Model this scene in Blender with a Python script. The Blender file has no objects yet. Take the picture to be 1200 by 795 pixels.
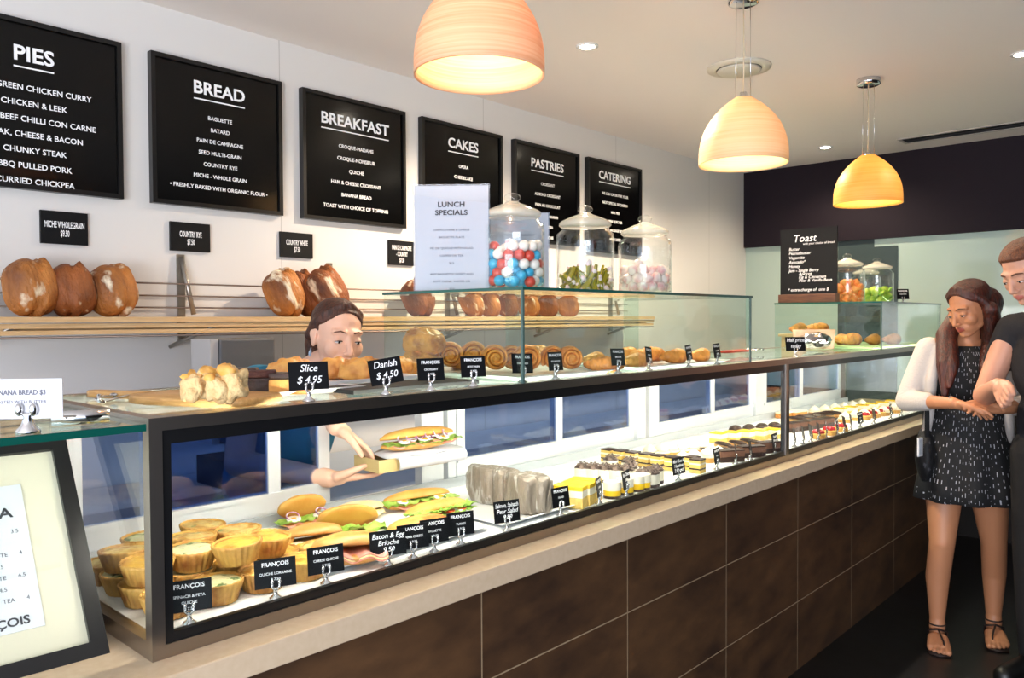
import bpy, bmesh, math, random
from mathutils import Matrix, Vector, Euler, noise
random.seed(7)
SC = bpy.context.scene
COL = SC.collection
PI = math.pi
R_ = math.radians

# ------------------------------------------------------------------ camera, exposure, world, big lights
YAW, PIT, ROL, FPX, CZ = R_(42.61313), R_(-1.40503), R_(-0.27619), 931.133, 1.48
CF = Vector((math.cos(YAW)*math.cos(PIT), math.sin(YAW)*math.cos(PIT), math.sin(PIT)))
_r = Vector((math.sin(YAW), -math.cos(YAW), 0)); _u = _r.cross(CF)
CR = _r*math.cos(ROL)+_u*math.sin(ROL); CU = -_r*math.sin(ROL)+_u*math.cos(ROL)
CP = Vector((0, 0, CZ))
cd = bpy.data.cameras.new('camera'); cam = bpy.data.objects.new('camera', cd); COL.objects.link(cam)
cd.sensor_width = 36; cd.lens = FPX/1200*36; cd.clip_start = .02
M = Matrix((CR, CU, -CF)).transposed().to_4x4(); M.translation = CP
cam.matrix_world = M
SC.camera = cam
SC.view_settings.view_transform = 'Standard'; SC.view_settings.look = 'None'
SC.view_settings.gamma = 1; SC.view_settings.use_curve_mapping = False
SC.view_settings.exposure = 0.86
SC.cycles.transparent_max_bounces = 40; SC.cycles.max_bounces = 10
SC.cycles.sample_clamp_indirect = 6

def at(px, py, x=None, y=None, z=None, d=None):
    v = CF*FPX+CR*(px-600)-CU*(py-397.5)
    if x is not None: t = (x-CP.x)/v.x
    elif y is not None: t = (y-CP.y)/v.y
    elif z is not None: t = (z-CP.z)/v.z
    else: t = d/FPX
    return CP+v*t

def lin(c):
    if isinstance(c, str):
        c = c.lstrip('#'); c = [int(c[i:i+2], 16)/255 for i in (0, 2, 4)]
    return tuple((v/12.92 if v <= .04045 else ((v+.055)/1.055)**2.4) for v in c)+(1,)

w = bpy.data.worlds.new('sky'); SC.world = w; w.use_nodes = True
w.node_tree.nodes['Background'].inputs[0].default_value = lin('#d8e4fa')
w.node_tree.nodes['Background'].inputs[1].default_value = 1.3
def area(name, loc, target, sx, sy, power, col):
    l = bpy.data.lights.new(name, 'AREA'); l.shape = 'RECTANGLE'; l.size = sx; l.size_y = sy
    l.energy = power; l.color = lin(col)[:3]
    o = bpy.data.objects.new(name, l); COL.objects.link(o); o.location = loc
    o.rotation_euler = (Vector(target)-Vector(loc)).to_track_quat('-Z', 'Y').to_euler()
    return o
area('shopfront_daylight', (-2.6, -.9, .9), (1.0, .6, 2.9), 2.6, 1.8, 125, '#f4f7ff')

# ------------------------------------------------------------------ materials
MATS = {}
def newmat(name):
    m = bpy.data.materials.new(name); m.use_nodes = True
    nt = m.node_tree; return m, nt, nt.nodes['Principled BSDF']
def mat(name, col='#808080', rough=.5, metal=0, spec=.5, emit=None, es=0, bump=0, bscale=40, col2=None, cscale=8, cpos=(.4, .6), col3=None, c3=(.62, .7), c3scale=14, trans=0, coat=0, sss=0, stretch=None):
    if name in MATS: return MATS[name]
    m, nt, b = newmat(name); N = nt.nodes; L = nt.links
    b.inputs['Base Color'].default_value = lin(col); b.inputs['Roughness'].default_value = rough
    b.inputs['Metallic'].default_value = metal; b.inputs['Specular IOR Level'].default_value = spec
    if coat: b.inputs['Coat Weight'].default_value = coat
    if sss:
        b.inputs['Subsurface Weight'].default_value = sss; b.inputs['Subsurface Scale'].default_value = .01
        b.inputs['Subsurface Radius'].default_value = (1, .4, .25)
    if emit: b.inputs['Emission Color'].default_value = lin(emit); b.inputs['Emission Strength'].default_value = es
    tc = None
    if col2 or bump or col3:
        tc = N.new('ShaderNodeTexCoord'); src = tc.outputs['Object']
        if stretch:
            mp = N.new('ShaderNodeMapping'); mp.inputs['Scale'].default_value = stretch; L.new(src, mp.inputs[0]); src = mp.outputs[0]
    if col2:
        n = N.new('ShaderNodeTexNoise'); n.inputs['Scale'].default_value = cscale; n.inputs['Detail'].default_value = 5; L.new(src, n.inputs['Vector'])
        r = N.new('ShaderNodeValToRGB'); r.color_ramp.elements[0].position, r.color_ramp.elements[1].position = cpos
        r.color_ramp.elements[0].color = lin(col); r.color_ramp.elements[1].color = lin(col2); L.new(n.outputs['Fac'], r.inputs[0])
        out = r.outputs[0]
        if col3:
            n3 = N.new('ShaderNodeTexNoise'); n3.inputs['Scale'].default_value = c3scale; n3.inputs['Detail'].default_value = 4; n3.noise_dimensions = '4D'; oi = N.new('ShaderNodeObjectInfo'); mw = N.new('ShaderNodeMath'); mw.operation = 'MULTIPLY'; mw.inputs[1].default_value = 9; L.new(oi.outputs['Random'], mw.inputs[0]); L.new(mw.outputs[0], n3.inputs['W'])
            L.new(src, n3.inputs['Vector'])
            r3 = N.new('ShaderNodeValToRGB'); r3.color_ramp.elements[0].position, r3.color_ramp.elements[1].position = c3
            L.new(n3.outputs['Fac'], r3.inputs[0])
            mx = N.new('ShaderNodeMix'); mx.data_type = 'RGBA'; L.new(r3.outputs[0], mx.inputs[0]); L.new(out, mx.inputs[6]); mx.inputs[7].default_value = lin(col3)
            out = mx.outputs[2]
        L.new(out, b.inputs['Base Color'])
    if bump:
        n = N.new('ShaderNodeTexNoise'); n.inputs['Scale'].default_value = bscale; n.inputs['Detail'].default_value = 4; L.new(src, n.inputs['Vector'])
        bp = N.new('ShaderNodeBump'); bp.inputs['Strength'].default_value = bump; bp.inputs['Distance'].default_value = .01
        L.new(n.outputs['Fac'], bp.inputs['Height']); L.new(bp.outputs[0], b.inputs['Normal'])
    MATS[name] = m
    return m
def glass(name, tint, refl=1.0, f0=.04, edge=None):
    if name in MATS: return MATS[name]
    m, nt, b = newmat(name); N = nt.nodes; L = nt.links; N.remove(b)
    t = N.new('ShaderNodeBsdfTransparent'); t.inputs[0].default_value = lin(tint)
    g = N.new('ShaderNodeBsdfGlossy'); g.inputs['Roughness'].default_value = .0; g.inputs[0].default_value = (1, 1, 1, 1)
    fw_ = N.new('ShaderNodeLayerWeight'); fw_.inputs[0].default_value = .5
    pw_ = N.new('ShaderNodeMath'); pw_.operation = 'POWER'; pw_.inputs[1].default_value = 5; L.new(fw_.outputs['Facing'], pw_.inputs[0])
    mu = N.new('ShaderNodeMath'); mu.operation = 'MULTIPLY_ADD'; mu.inputs[1].default_value = refl*(1-f0); mu.inputs[2].default_value = refl*f0; L.new(pw_.outputs[0], mu.inputs[0])
    mx = N.new('ShaderNodeMixShader'); L.new(mu.outputs[0], mx.inputs[0]); L.new(t.outputs[0], mx.inputs[1]); L.new(g.outputs[0], mx.inputs[2])
    if edge:
        lw = N.new('ShaderNodeLayerWeight'); lw.inputs[0].default_value = .25
        cr = N.new('ShaderNodeValToRGB'); cr.color_ramp.elements[0].position = .45; cr.color_ramp.elements[0].color = lin(tint)
        cr.color_ramp.elements[1].position = 1; cr.color_ramp.elements[1].color = lin(edge); L.new(lw.outputs['Facing'], cr.inputs[0]); L.new(cr.outputs[0], t.inputs[0])
    L.new(mx.outputs[0], N['Material Output'].inputs[0]); MATS[name] = m
    return m

STEEL = mat('brushed_steel', '#a69d94', .32, 1, bump=.03, bscale=30, stretch=(1, 60, 60))
CHROME = mat('chrome', '#d6d6d6', .08, 1)
ALU = mat('satin_aluminium', '#dfe3e6', .35, .35)
BLACKG = mat('black_gasket', '#08080a', .4)
SLABM = mat('cream_stone', '#cab498', .25, col2='#c4ad90', cscale=60, cpos=(.35, .7))
PAPER = mat('white_paper', '#c4c4c9', .6)
WHITE = mat('white_glaze', '#f2f2f2', .18)
DECK = mat('white_deck', '#eef0f0', .3)
SIGN = mat('black_card', '#08090c', .5, spec=.25)
INK = mat('white_ink', '#f4f4f4', .6, emit=None)
DINK = mat('dark_ink', '#2a2a32', .6)
GINK = mat('grey_ink', '#5c5c68', .6)
WOODL = mat('pale_wood', '#d8b78a', .45, col2='#c79f6c', cscale=5, cpos=(.3, .7), stretch=(2, 30, 30))
BOARDW = mat('bamboo_wood', '#b98a4d', .4, col2='#cfa062', cscale=6, stretch=(3, 30, 30))
PANE = glass('clear_glass', '#fafcfb', .8)
PANEG = glass('green_glass', '#f0f8f4', .8)
DOORG = glass('door_glass', '#b9cbe8', 1.3)  # blue tint stands in for daylight reflected in the rear door panes
JARG = glass('jar_glass', '#fbfdfd', 1.0, edge='#c9d2d0')
EDGEG = mat('glass_edge_green', '#0d4a40', .12, coat=.5)
ACRYL = glass('clear_acrylic', '#f2f4f6', 1.2, edge='#a8b0b6')
CRUST = mat('bread_crust', '#5e2c0e', .6, col2='#c07a34', cscale=9, cpos=(.3, .68), col3='#ead9ba', c3=(.56, .66), c3scale=19, bump=.8, bscale=70, stretch=(1.4, 1, .6))
CRUSTD = mat('dark_bread_crust', '#3f1c0b', .6, col2='#a35a22', cscale=9, cpos=(.3, .7), col3='#e3cfae', c3=(.58, .68), c3scale=19, bump=.8, bscale=70, stretch=(1.4, 1, .6))
GOLD = mat('golden_pastry', '#f0a048', .4, col2='#a84c14', cscale=24, cpos=(.44, .70), bump=.9, bscale=70, coat=.15)
GOLDL = mat('pale_pastry', '#e6ac58', .45, col2='#b4621c', cscale=22, cpos=(.40, .68), bump=.3, bscale=60)
BAGUE = mat('baguette_crust', '#e0aa55', .5, col2='#c98b3a', cscale=14, cpos=(.35, .7), bump=.2, bscale=60)
CRUMB = mat('bread_crumb', '#d8b983', .8, col2='#c99d62', cscale=60, cpos=(.45, .75), bump=.8, bscale=90)
QCRUST = mat('quiche_crust', '#d3a352', .55, col2='#8e5420', cscale=22, cpos=(.42, .70), bump=.3, bscale=70)
QFILL = mat('quiche_filling', '#dcc27a', .45, col2='#b98530', cscale=45, cpos=(.42, .62), col3='#7c8a4a', c3=(.62, .68), c3scale=45, bump=.4, bscale=60)
QFILLG = mat('quiche_herb_filling', '#cfc79a', .45, col2='#cfd6a0', cscale=35, cpos=(.4, .65), col3='#4f6b35', c3=(.55, .62), c3scale=45, bump=.4, bscale=60)
QFILLC = mat('quiche_cheese_filling', '#d9ab48', .45, col2='#9c5f1c', cscale=30, cpos=(.4, .7), bump=.4, bscale=60)
LETT = mat('lettuce', '#7fae3a', .5, col2='#b7d36a', cscale=30, bump=.3, bscale=50)
HAM = mat('ham', '#e5a48e', .5, col2='#d68470', cscale=30)
CHEESE = mat('cheese_slice', '#f6e3a4', .45)
EGGW = mat('egg_white', '#f8f4e6', .35)
YOLK = mat('egg_yolk', '#f2b222', .4)
ONION = mat('red_onion', '#a5638d', .4, col2='#e8d5e2', cscale=40)
TOMAT = mat('tomato', '#cf4a22', .35)
CHOC = mat('dark_chocolate', '#2c1710', .35, col2='#3b2218', cscale=40, bump=.3, bscale=90)
CREAM = mat('cream', '#f3ead2', .5)
SPONGE = mat('yellow_sponge', '#e6c368', .7, bump=.4, bscale=120)
LEMON = mat('lemon_glaze', '#f3c62c', .2)
SKIN = mat('skin', '#e6b79c', .5, sss=.05)
SKIN2 = mat('tanned_skin', '#b47a56', .5, sss=.05)
SKIN3 = mat('fair_skin', '#c38f76', .5, sss=.05)

# ------------------------------------------------------------------ mesh builder
class MB:
    def __init__(s): s.v = []; s.f = []; s.mi = []; s.sm = []; s.cur = 0; s.T = Matrix()
    def add(s, vs, fs, smooth=False, T=None):
        o = len(s.v); TT = s.T @ T if T is not None else s.T
        s.v += [TT @ Vector(p) for p in vs]
        for f in fs: s.f.append([i+o for i in f]); s.mi.append(s.cur); s.sm.append(smooth)
        return s
    def box(s, x0, x1, y0, y1, z0, z1, bev=0, T=None):
        if bev:
            bm = bmesh.new(); bmesh.ops.create_cube(bm, size=1)
            for q in bm.verts: q.co = Vector(((x0+x1)/2+q.co.x*(x1-x0), (y0+y1)/2+q.co.y*(y1-y0), (z0+z1)/2+q.co.z*(z1-z0)))
            bmesh.ops.bevel(bm, geom=bm.edges[:], offset=bev, segments=2, profile=.6, affect='EDGES')
            bm.verts.index_update()
            s.add([q.co[:] for q in bm.verts], [[q.index for q in f.verts] for f in bm.faces], False, T); bm.free(); return s
        p = [(x, y, z) for x in (x0, x1) for y in (y0, y1) for z in (z0, z1)]
        return s.add(p, [(0, 1, 3, 2), (4, 6, 7, 5), (0, 4, 5, 1), (2, 3, 7, 6), (0, 2, 6, 4), (1, 5, 7, 3)], False, T)
    def lathe(s, prof, n=24, T=None, flute=0, nf=0, smooth=True, sx=1, sy=1):
        vs = []; fs = []; k = len(prof)
        for (r, z) in prof:
            for i in range(n):
                a = 2*PI*i/n; q = r*(1+flute*math.cos(nf*a)) if flute else r
                vs.append((q*math.cos(a)*sx, q*math.sin(a)*sy, z))
        for j in range(k-1):
            for i in range(n):
                a, b = j*n+i, j*n+(i+1) % n
                fs.append((a, b, b+n, a+n))
        if prof[0][0] > 1e-5 and prof[0] != prof[-1]: fs.append(tuple(reversed(range(n))))
        if prof[-1][0] > 1e-5 and prof[0] != prof[-1]: fs.append(tuple(range((k-1)*n, k*n)))
        return s.add(vs, fs, smooth, T)
    def tube(s, pts, r, n=8, closed=False, r2=None):
        pts = [Vector(p) for p in pts]; vs = []; fs = []; k = len(pts); up = None
        for i, p in enumerate(pts):
            if closed: t = pts[(i+1) % k]-pts[i-1]
            else: t = pts[min(i+1, k-1)]-pts[max(i-1, 0)]
            t.normalize()
            if up is None: up = Vector((0, 0, 1)) if abs(t.z) < .9 else Vector((1, 0, 0))
            a = t.cross(up).normalized(); b = a.cross(t).normalized(); up = b
            rr = r[i] if isinstance(r, (list, tuple)) else r
            for j in range(n):
                an = 2*PI*j/n; vs.append(p+a*math.cos(an)*rr+b*math.sin(an)*(rr if r2 is None else r2))
        for i in range(k if closed else k-1):
            for j in range(n):
                i2 = (i+1) % k
                fs.append((i*n+j, i*n+(j+1) % n, i2*n+(j+1) % n, i2*n+j))
        if not closed: fs.append(tuple(reversed(range(n)))); fs.append(tuple(range((k-1)*n, k*n)))
        return s.add(vs, fs, True)
    def ell(s, c, r, T=None, nu=20, nv=12, fn=None):
        vs = []; fs = []; c = Vector(c)
        r = Vector((r, r, r)) if isinstance(r, (int, float)) else Vector(r)
        for j in range(nv+1):
            th = PI*j/nv
            for i in range(nu):
                a = 2*PI*i/nu; d = Vector((math.sin(th)*math.cos(a), math.sin(th)*math.sin(a), math.cos(th)))
                k = fn(d) if fn else 1
                vs.append(Vector((d.x*r.x*k, d.y*r.y*k, d.z*r.z*k)))
        if T is not None: vs = [T @ p for p in vs]
        vs = [p+c for p in vs]
        for j in range(nv):
            for i in range(nu): fs.append((j*nu+i, (j+1)*nu+i, (j+1)*nu+(i+1) % nu, j*nu+(i+1) % nu))
        return s.add(vs, fs, True)
    def cap(s, p0, p1, r0, r1=None, n=28):
        p0, p1 = Vector(p0), Vector(p1); r1 = r0 if r1 is None else r1
        d = p1-p0; L = d.length
        q = d.to_track_quat('Z', 'Y').to_matrix().to_4x4() if L > 1e-6 else Matrix()
        T = Matrix.Translation(p0) @ q; prof = []
        for k in range(5): a = -PI/2+PI/2*k/4; prof.append((max(r0*math.cos(a), 0), r0*math.sin(a)))
        for k in range(5): a = PI/2*k/4; prof.append((max(r1*math.cos(a), 0), L+r1*math.sin(a)))
        prof[0] = (1e-6, prof[0][1]); prof[-1] = (1e-6, prof[-1][1])
        return s.lathe(prof, n, T)
    def chain(s, pts, rs, n=28):
        for i in range(len(pts)-1): s.cap(pts[i], pts[i+1], rs[i], rs[i+1], n)
        return s
    def loft(s, rings, cap=True):
        n = len(rings[0]); vs = [p for r in rings for p in r]; fs = []
        for j in range(len(rings)-1):
            for i in range(n): fs.append((j*n+i, j*n+(i+1) % n, (j+1)*n+(i+1) % n, (j+1)*n+i))
        if cap: fs.append(tuple(reversed(range(n)))); fs.append(tuple(range((len(rings)-1)*n, len(rings)*n)))
        return s.add(vs, fs, True)
    def prism(s, poly, y0, y1, T=None):      # poly in xz, extruded along y
        n = len(poly); vs = [(x, y0, z) for x, z in poly]+[(x, y1, z) for x, z in poly]
        fs = [tuple(range(n)), tuple(reversed(range(n, 2*n)))]+[(i, i+n, (i+1) % n+n, (i+1) % n) for i in range(n)]
        return s.add(vs, fs, False, T)
    def text(s, body, size, x=0, z=0, y=0, align='CENTER', sx=1, shear=0, bold=0, T=None, rot=0):
        key = (body, align, shear, bold)
        if key not in TXT:
            cu = bpy.data.curves.new('t', 'FONT'); cu.body = body; cu.align_x = align; cu.shear = shear; cu.offset = bold; cu.resolution_u = 3
            cu.extrude = .012
            o = bpy.data.objects.new('t', cu); COL.objects.link(o)
            me = bpy.data.meshes.new_from_object(o.evaluated_get(bpy.context.evaluated_depsgraph_get()))
            TXT[key] = ([q.co[:] for q in me.vertices], [tuple(p.vertices) for p in me.polygons])
            bpy.data.objects.remove(o); bpy.data.curves.remove(cu); bpy.data.meshes.remove(me)
        V, Fc = TXT[key]; c, sn = math.cos(rot), math.sin(rot)
        V2 = [(x+size*(p[0]*sx*c-p[1]*sn), y-size*p[2], z+size*(p[0]*sx*sn+p[1]*c)) for p in V]
        return s.add(V2, Fc, False, T)
    def mesh(s, name, mats):
        me = bpy.data.meshes.new(name); me.from_pydata([tuple(p) for p in s.v], [], s.f)
        for m in (mats if isinstance(mats, (list, tuple)) else [mats]): me.materials.append(m)
        for p, mi, sm in zip(me.polygons, s.mi, s.sm): p.material_index = mi; p.use_smooth = sm
        me.update(); return me
    def build(s, name, mats, parent=None):
        o = bpy.data.objects.new(name, s.mesh(name, mats)); COL.objects.link(o)
        if parent: o.parent = parent
        return o
TXT = {}
def box(name, m, b, parent=None, bev=0): return MB().box(*b, bev=bev).build(name, m, parent)
def tag(o, label, cat, group=None):
    o['label'] = label; o['category'] = cat
    if group: o['group'] = group
    return o
def thing(name, label, cat, loc=(0, 0, 0), rz=0, group=None):
    o = bpy.data.objects.new(name, None); COL.objects.link(o); o.location = loc; o.rotation_euler = (0, 0, rz); o.empty_display_size = .05
    return tag(o, label, cat, group)
def struct(o): o['kind'] = 'structure'; return o
def dup(root, label, loc, rz=0, group=None, rot=None, scale=None):
    c = root.copy(); COL.objects.link(c); c.location = loc; c.rotation_euler = rot if rot else (0, 0, rz)
    if scale: c.scale = (scale,)*3 if isinstance(scale, (int, float)) else scale
    c['label'] = label
    if group: c['group'] = group
    for ch in KIDS.get(root.name, ()):
        d = ch.copy(); COL.objects.link(d); d.parent = c
        for g in KIDS.get(ch.name, ()):
            e = g.copy(); COL.objects.link(e); e.parent = d
    return c
KIDS = {}
def kids(root):
    KIDS[root.name] = list(root.children)
    for c in root.children: KIDS[c.name] = list(c.children)
    return root
class Stock:                     # builds the first of a kind, then copies it
    def __init__(s, make): s.make = make; s.first = None
    def put(s, label, loc, rz=0, group=None, rot=None, scale=None):
        if s.first is None:
            s.first = s.make(); kids(s.first); o = s.first
            o.location = loc; o.rotation_euler = rot if rot else (0, 0, rz); o['label'] = label
            if scale: o.scale = (scale,)*3 if isinstance(scale, (int, float)) else scale
            if group: o['group'] = group
            return o
        return dup(s.first, label, loc, rz, group, rot, scale)
ORD = ['first', 'second', 'third', 'fourth', 'fifth', 'sixth', 'seventh', 'eighth', 'ninth', 'tenth', 'eleventh', 'twelfth', 'thirteenth', 'fourteenth', 'fifteenth', 'sixteenth']
def rand(a, b): return random.uniform(a, b)
def wob(seed, amp, f=3): return lambda d: 1+amp*noise.noise(d*f+Vector((seed, seed*1.7, 0)))

# ------------------------------------------------------------------ setting
CEIL, YB, XF = 2.64, 2.95, 6.0
def wallmat():
    m, nt, b = newmat('back_wall_white'); N = nt.nodes; L = nt.links
    b.inputs['Roughness'].default_value = .3; b.inputs['Base Color'].default_value = lin('#d9d6d2')
    tc = N.new('ShaderNodeTexCoord'); sp = N.new('ShaderNodeSeparateXYZ'); L.new(tc.outputs['Object'], sp.inputs[0])
    a = N.new('ShaderNodeMath'); a.operation = 'ADD'; a.inputs[1].default_value = 3.43-1.62; L.new(sp.outputs[0], a.inputs[0])
    mo = N.new('ShaderNodeMath'); mo.operation = 'MODULO'; mo.inputs[1].default_value = 1.2; L.new(a.outputs[0], mo.inputs[0])
    lt = N.new('ShaderNodeMath'); lt.operation = 'LESS_THAN'; lt.inputs[1].default_value = .004; L.new(mo.outputs[0], lt.inputs[0])
    mx = N.new('ShaderNodeMix'); mx.data_type = 'RGBA'; L.new(lt.outputs[0], mx.inputs[0]); mx.inputs[6].default_value = lin('#d9d6d2'); mx.inputs[7].default_value = lin('#b9b5b0')
    L.new(mx.outputs[2], b.inputs['Base Color']); return m
FLOORM = mat('dark_floor', '#0a0a0d', .35, bump=.1, bscale=8, col2='#101015', cscale=3)
struct(box('wall_back', wallmat(), (-3, XF+.1, YB, YB+.1, 0, CEIL)))
struct(box('floor', FLOORM, (-3, XF+.1, -2.7, YB+.1, -.1, 0)))
struct(box('ceiling', mat('ceiling_white', '#e6dfda', .9), (-3, XF+.1, -2.7, YB+.1, CEIL, CEIL+.1)))
MINT = mat('mint_glass_splashback', '#b4c8bd', .08, coat=.3)
struct(box('wall_far', mat('far_wall_dark', '#16110f', .7), (XF, XF+.1, -2.7, YB, 0, CEIL)))
struct(box('trim_3', MINT, (XF-.012, XF, -2.7, YB, .95, 2.045)))
struct(box('trim_1', mat('aubergine_paint', '#201820', .7, spec=.2), (XF-.05, XF, -2.7, YB, 2.045, CEIL)))
tm = MB(); tm.box(XF-.02, XF, 1.96, 2.215, 0, 2.045); tm.box(XF-.025, XF, 1.80, 1.96, 0, 1.99)
struct(tm.build('trim_2', mat('dark_teal_panel', '#3c4a4a', .25)))
dw = mat('charcoal_wall', '#2b2828', .8)
struct(box('wall_front', dw, (.6, XF+.1, -2.8, -2.7, 0, CEIL)))

# ------------------------------------------------------------------ counter
def tilemat():
    m, nt, b = newmat('brown_tile'); N = nt.nodes; L = nt.links
    tc = N.new('ShaderNodeTexCoord'); sp = N.new('ShaderNodeSeparateXYZ'); L.new(tc.outputs['Object'], sp.inputs[0])
    def line(out, off, per):
        a = N.new('ShaderNodeMath'); a.operation = 'ADD'; a.inputs[1].default_value = off; L.new(out, a.inputs[0])
        mo = N.new('ShaderNodeMath'); mo.operation = 'MODULO'; mo.inputs[1].default_value = per; L.new(a.outputs[0], mo.inputs[0])
        lt = N.new('ShaderNodeMath'); lt.operation = 'LESS_THAN'; lt.inputs[1].default_value = .004; L.new(mo.outputs[0], lt.inputs[0]); return lt.outputs[0]
    l1 = line(sp.outputs[0], 6.25-1.987-.002+.002, .625); l2 = line(sp.outputs[2], 3.0-.588, .3)
    mxx = N.new('ShaderNodeMath'); mxx.operation = 'MAXIMUM'; L.new(l1, mxx.inputs[0]); L.new(l2, mxx.inputs[1])
    mp = N.new('ShaderNodeMapping'); mp.inputs['Scale'].default_value = (1, 1, 2.2); mp.inputs['Rotation'].default_value = (0, .5, 0); L.new(tc.outputs['Object'], mp.inputs[0])
    n = N.new('ShaderNodeTexNoise'); n.inputs['Scale'].default_value = 4; n.inputs['Detail'].default_value = 8; n.inputs['Roughness'].default_value = .62; L.new(mp.outputs[0], n.inputs['Vector'])
    r = N.new('ShaderNodeValToRGB'); r.color_ramp.elements[0].position = .32; r.color_ramp.elements[1].position = .72
    r.color_ramp.elements[0].color = lin('#35241a'); r.color_ramp.elements[1].color = lin('#60432a'); L.new(n.outputs['Fac'], r.inputs[0])
    mx = N.new('ShaderNodeMix'); mx.data_type = 'RGBA'; L.new(mxx.outputs[0], mx.inputs[0]); L.new(r.outputs[0], mx.inputs[6]); mx.inputs[7].default_value = lin('#9a8468')
    L.new(mx.outputs[2], b.inputs['Base Color']); b.inputs['Roughness'].default_value = .45; return m
ct = thing('service_counter', 'long service counter with brown tiled front and cream stone ledge', 'counter', (0, 0, 0))
MB().box(-1.2, 5.75, 1.36, 1.95, 0, .866).build('tiled_base', tilemat(), ct)
box('countertop', SLABM, (-1.2, 5.75, 1.25, 1.97, .866, .915), ct, .003)

# ------------------------------------------------------------------ display case
XA, XM, XE, ZT, ZD, YR = .553, 3.04, 5.2, 1.32, .945, 1.88
dc = thing('display_case', 'long steel framed glass display case full of cakes and sandwiches on the counter', 'display case', (0, 0, 0))
f = MB()
f.box(XA, XE, 1.32, 1.345, .915, .938); f.box(XA, XE, 1.32, 1.352, 1.298, ZT); f.box(XA, XE, YR-.005, YR+.025, 1.295, ZT); f.box(XA, XE, YR-.02, YR+.03, .915, .96)
for x in (XA, XE-.022): f.box(x, x+.022, 1.345, YR, .915, .945); f.box(x, x+.022, 1.352, YR, 1.298, ZT); f.box(x, x+.022, 1.32, 1.345, .938, 1.298); f.box(x, x+.022, YR-.01, YR+.02, .96, 1.296)
f.box(XM-.012, XM+.012, 1.32, 1.34, .938, 1.298)
f.build('frame', STEEL, dc)
g = MB()
for a, b in ((XA+.022, XM-.012), (XM+.012, XE-.022)):
    g.box(a, b, 1.324, 1.336, .938, .955); g.box(a, b, 1.324, 1.336, 1.274, 1.298); g.box(a, a+.016, 1.324, 1.336, .955, 1.274); g.box(b-.016, b, 1.324, 1.336, .955, 1.274)
g.build('gasket', BLACKG, dc)
MB().box(XA+.03, XM-.02, 1.328, 1.333, .95, 1.28).build('front_glass', PANE, dc)
MB().box(XM+.02, XE-.03, 1.328, 1.333, .95, 1.28).build('front_glass', PANE, dc)
MB().box(XA+.008, XA+.013, 1.345, YR-.01, .945, 1.298).build('end_glass', PANE, dc)
MB().box(XE-.013, XE-.008, 1.345, YR-.01, .945, 1.298).build('end_glass', PANEG, dc)
MB().box(XA+.023, XE-.023, 1.353, YR-.006, 1.308, 1.318).build('top_glass', PANEG, dc)
MB().box(XA+.022, XE-.022, 1.337, 1.85, .938, ZD).build('deck', DECK, dc)
MB().box(XA+.022, XE-.022, 1.85, 1.858, .94, .975).build('upstand', mat('grey_upstand', '#b6bcc0', .4, .2), dc)
LED = mat('led_strip', '#ffffff', .5, emit='#fff6ea', es=72)
MB().box(XA+.06, XM-.03, 1.338, 1.349, 1.286, 1.296).build('led_strip', LED, dc)
MB().box(XM+.03, XE-.06, 1.338, 1.349, 1.286, 1.296).build('led_strip', LED, dc)
def door(x0, x1, y):
    m = MB(); w_ = .035
    m.box(x0, x1, y, y+.014, .965, 1.03); m.box(x0, x1, y, y+.014, 1.265, 1.294); m.box(x0, x0+w_, y, y+.014, 1.03, 1.265); m.box(x1-w_, x1, y, y+.014, 1.03, 1.265)
    m.box(x0, x1, y-.006, y, 1.018, 1.03)
    d_ = m.build('sliding_door', ALU, dc); MB().box(x0+w_, x1-w_, y+.005, y+.009, 1.03, 1.265).build('pane', DOORG, d_)
    return d_
for x0, x1, y in ((.60, 1.12, 1.862), (.77, 1.286, 1.88), (1.76, 2.30, 1.862), (2.265, 2.80, 1.88), (2.93, 3.46, 1.862), (3.43, 3.90, 1.88), (3.99, 4.50, 1.862), (4.46, 5.13, 1.88)): door(x0, x1, y)
p = MB()
for x0, x1 in ((.575, .60), (1.61, 1.70), (1.72, 1.755), (2.80, 2.86), (2.885, 2.93), (3.90, 3.99)): p.box(x0, x1, 1.862, 1.895, .965, 1.294)
p.box(XA+.03, XE-.03, 1.859, 1.897, .955, .966)
p.build('rear_track', ALU, dc)

# ------------------------------------------------------------------ glass boxes on top of the case
def glass_box(x0, x1, label):
    t = thing('glass_cover', label, 'glass cover', (0, 0, 0)); y0, y1, z1 = 1.322, 1.875, 1.562
    MB().box(x0, x1, y0, y0+.006, ZT, z1-.008).build('front_pane', PANE, t)
    MB().box(x0, x0+.006, y0+.006, y1, ZT, z1-.008).build('end_pane', PANEG, t)
    MB().box(x1-.006, x1, y0+.006, y1, ZT, z1-.008).build('end_pane', PANEG, t)
    tp = MB().box(x0-.004, x1+.004, y0-.004, y1, z1-.008, z1).build('top_pane', PANEG, t)
    e = MB(); e.box(x0-.006, x1+.006, y0-.006, y0-.004, z1-.008, z1); e.box(x0-.006, x0-.004, y0-.004, y1, z1-.008, z1); e.box(x1+.004, x1+.006, y0-.004, y1, z1-.008, z1)
    e.build('polished_edge', EDGEG, tp)
    for x in (x0, x1): MB().box(x-.0035, x+.0035, y0-.002, y0+.004, ZT, z1-.008).build('corner_joint', mat('joint_green', '#49605a', .2), t)
    return t
glass_box(1.478, 2.722, 'large glass cover over the pastries carrying three candy jars')
glass_box(4.15, 5.185, 'small far glass cover over croissants carrying the chalkboard')
m = MB().box(2.0, 2.006, 1.33, 1.87, ZT, 1.55)
tag(m.build('glass_divider', PANEG), 'upright glass divider inside the large glass cover', 'glass panel')

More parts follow.
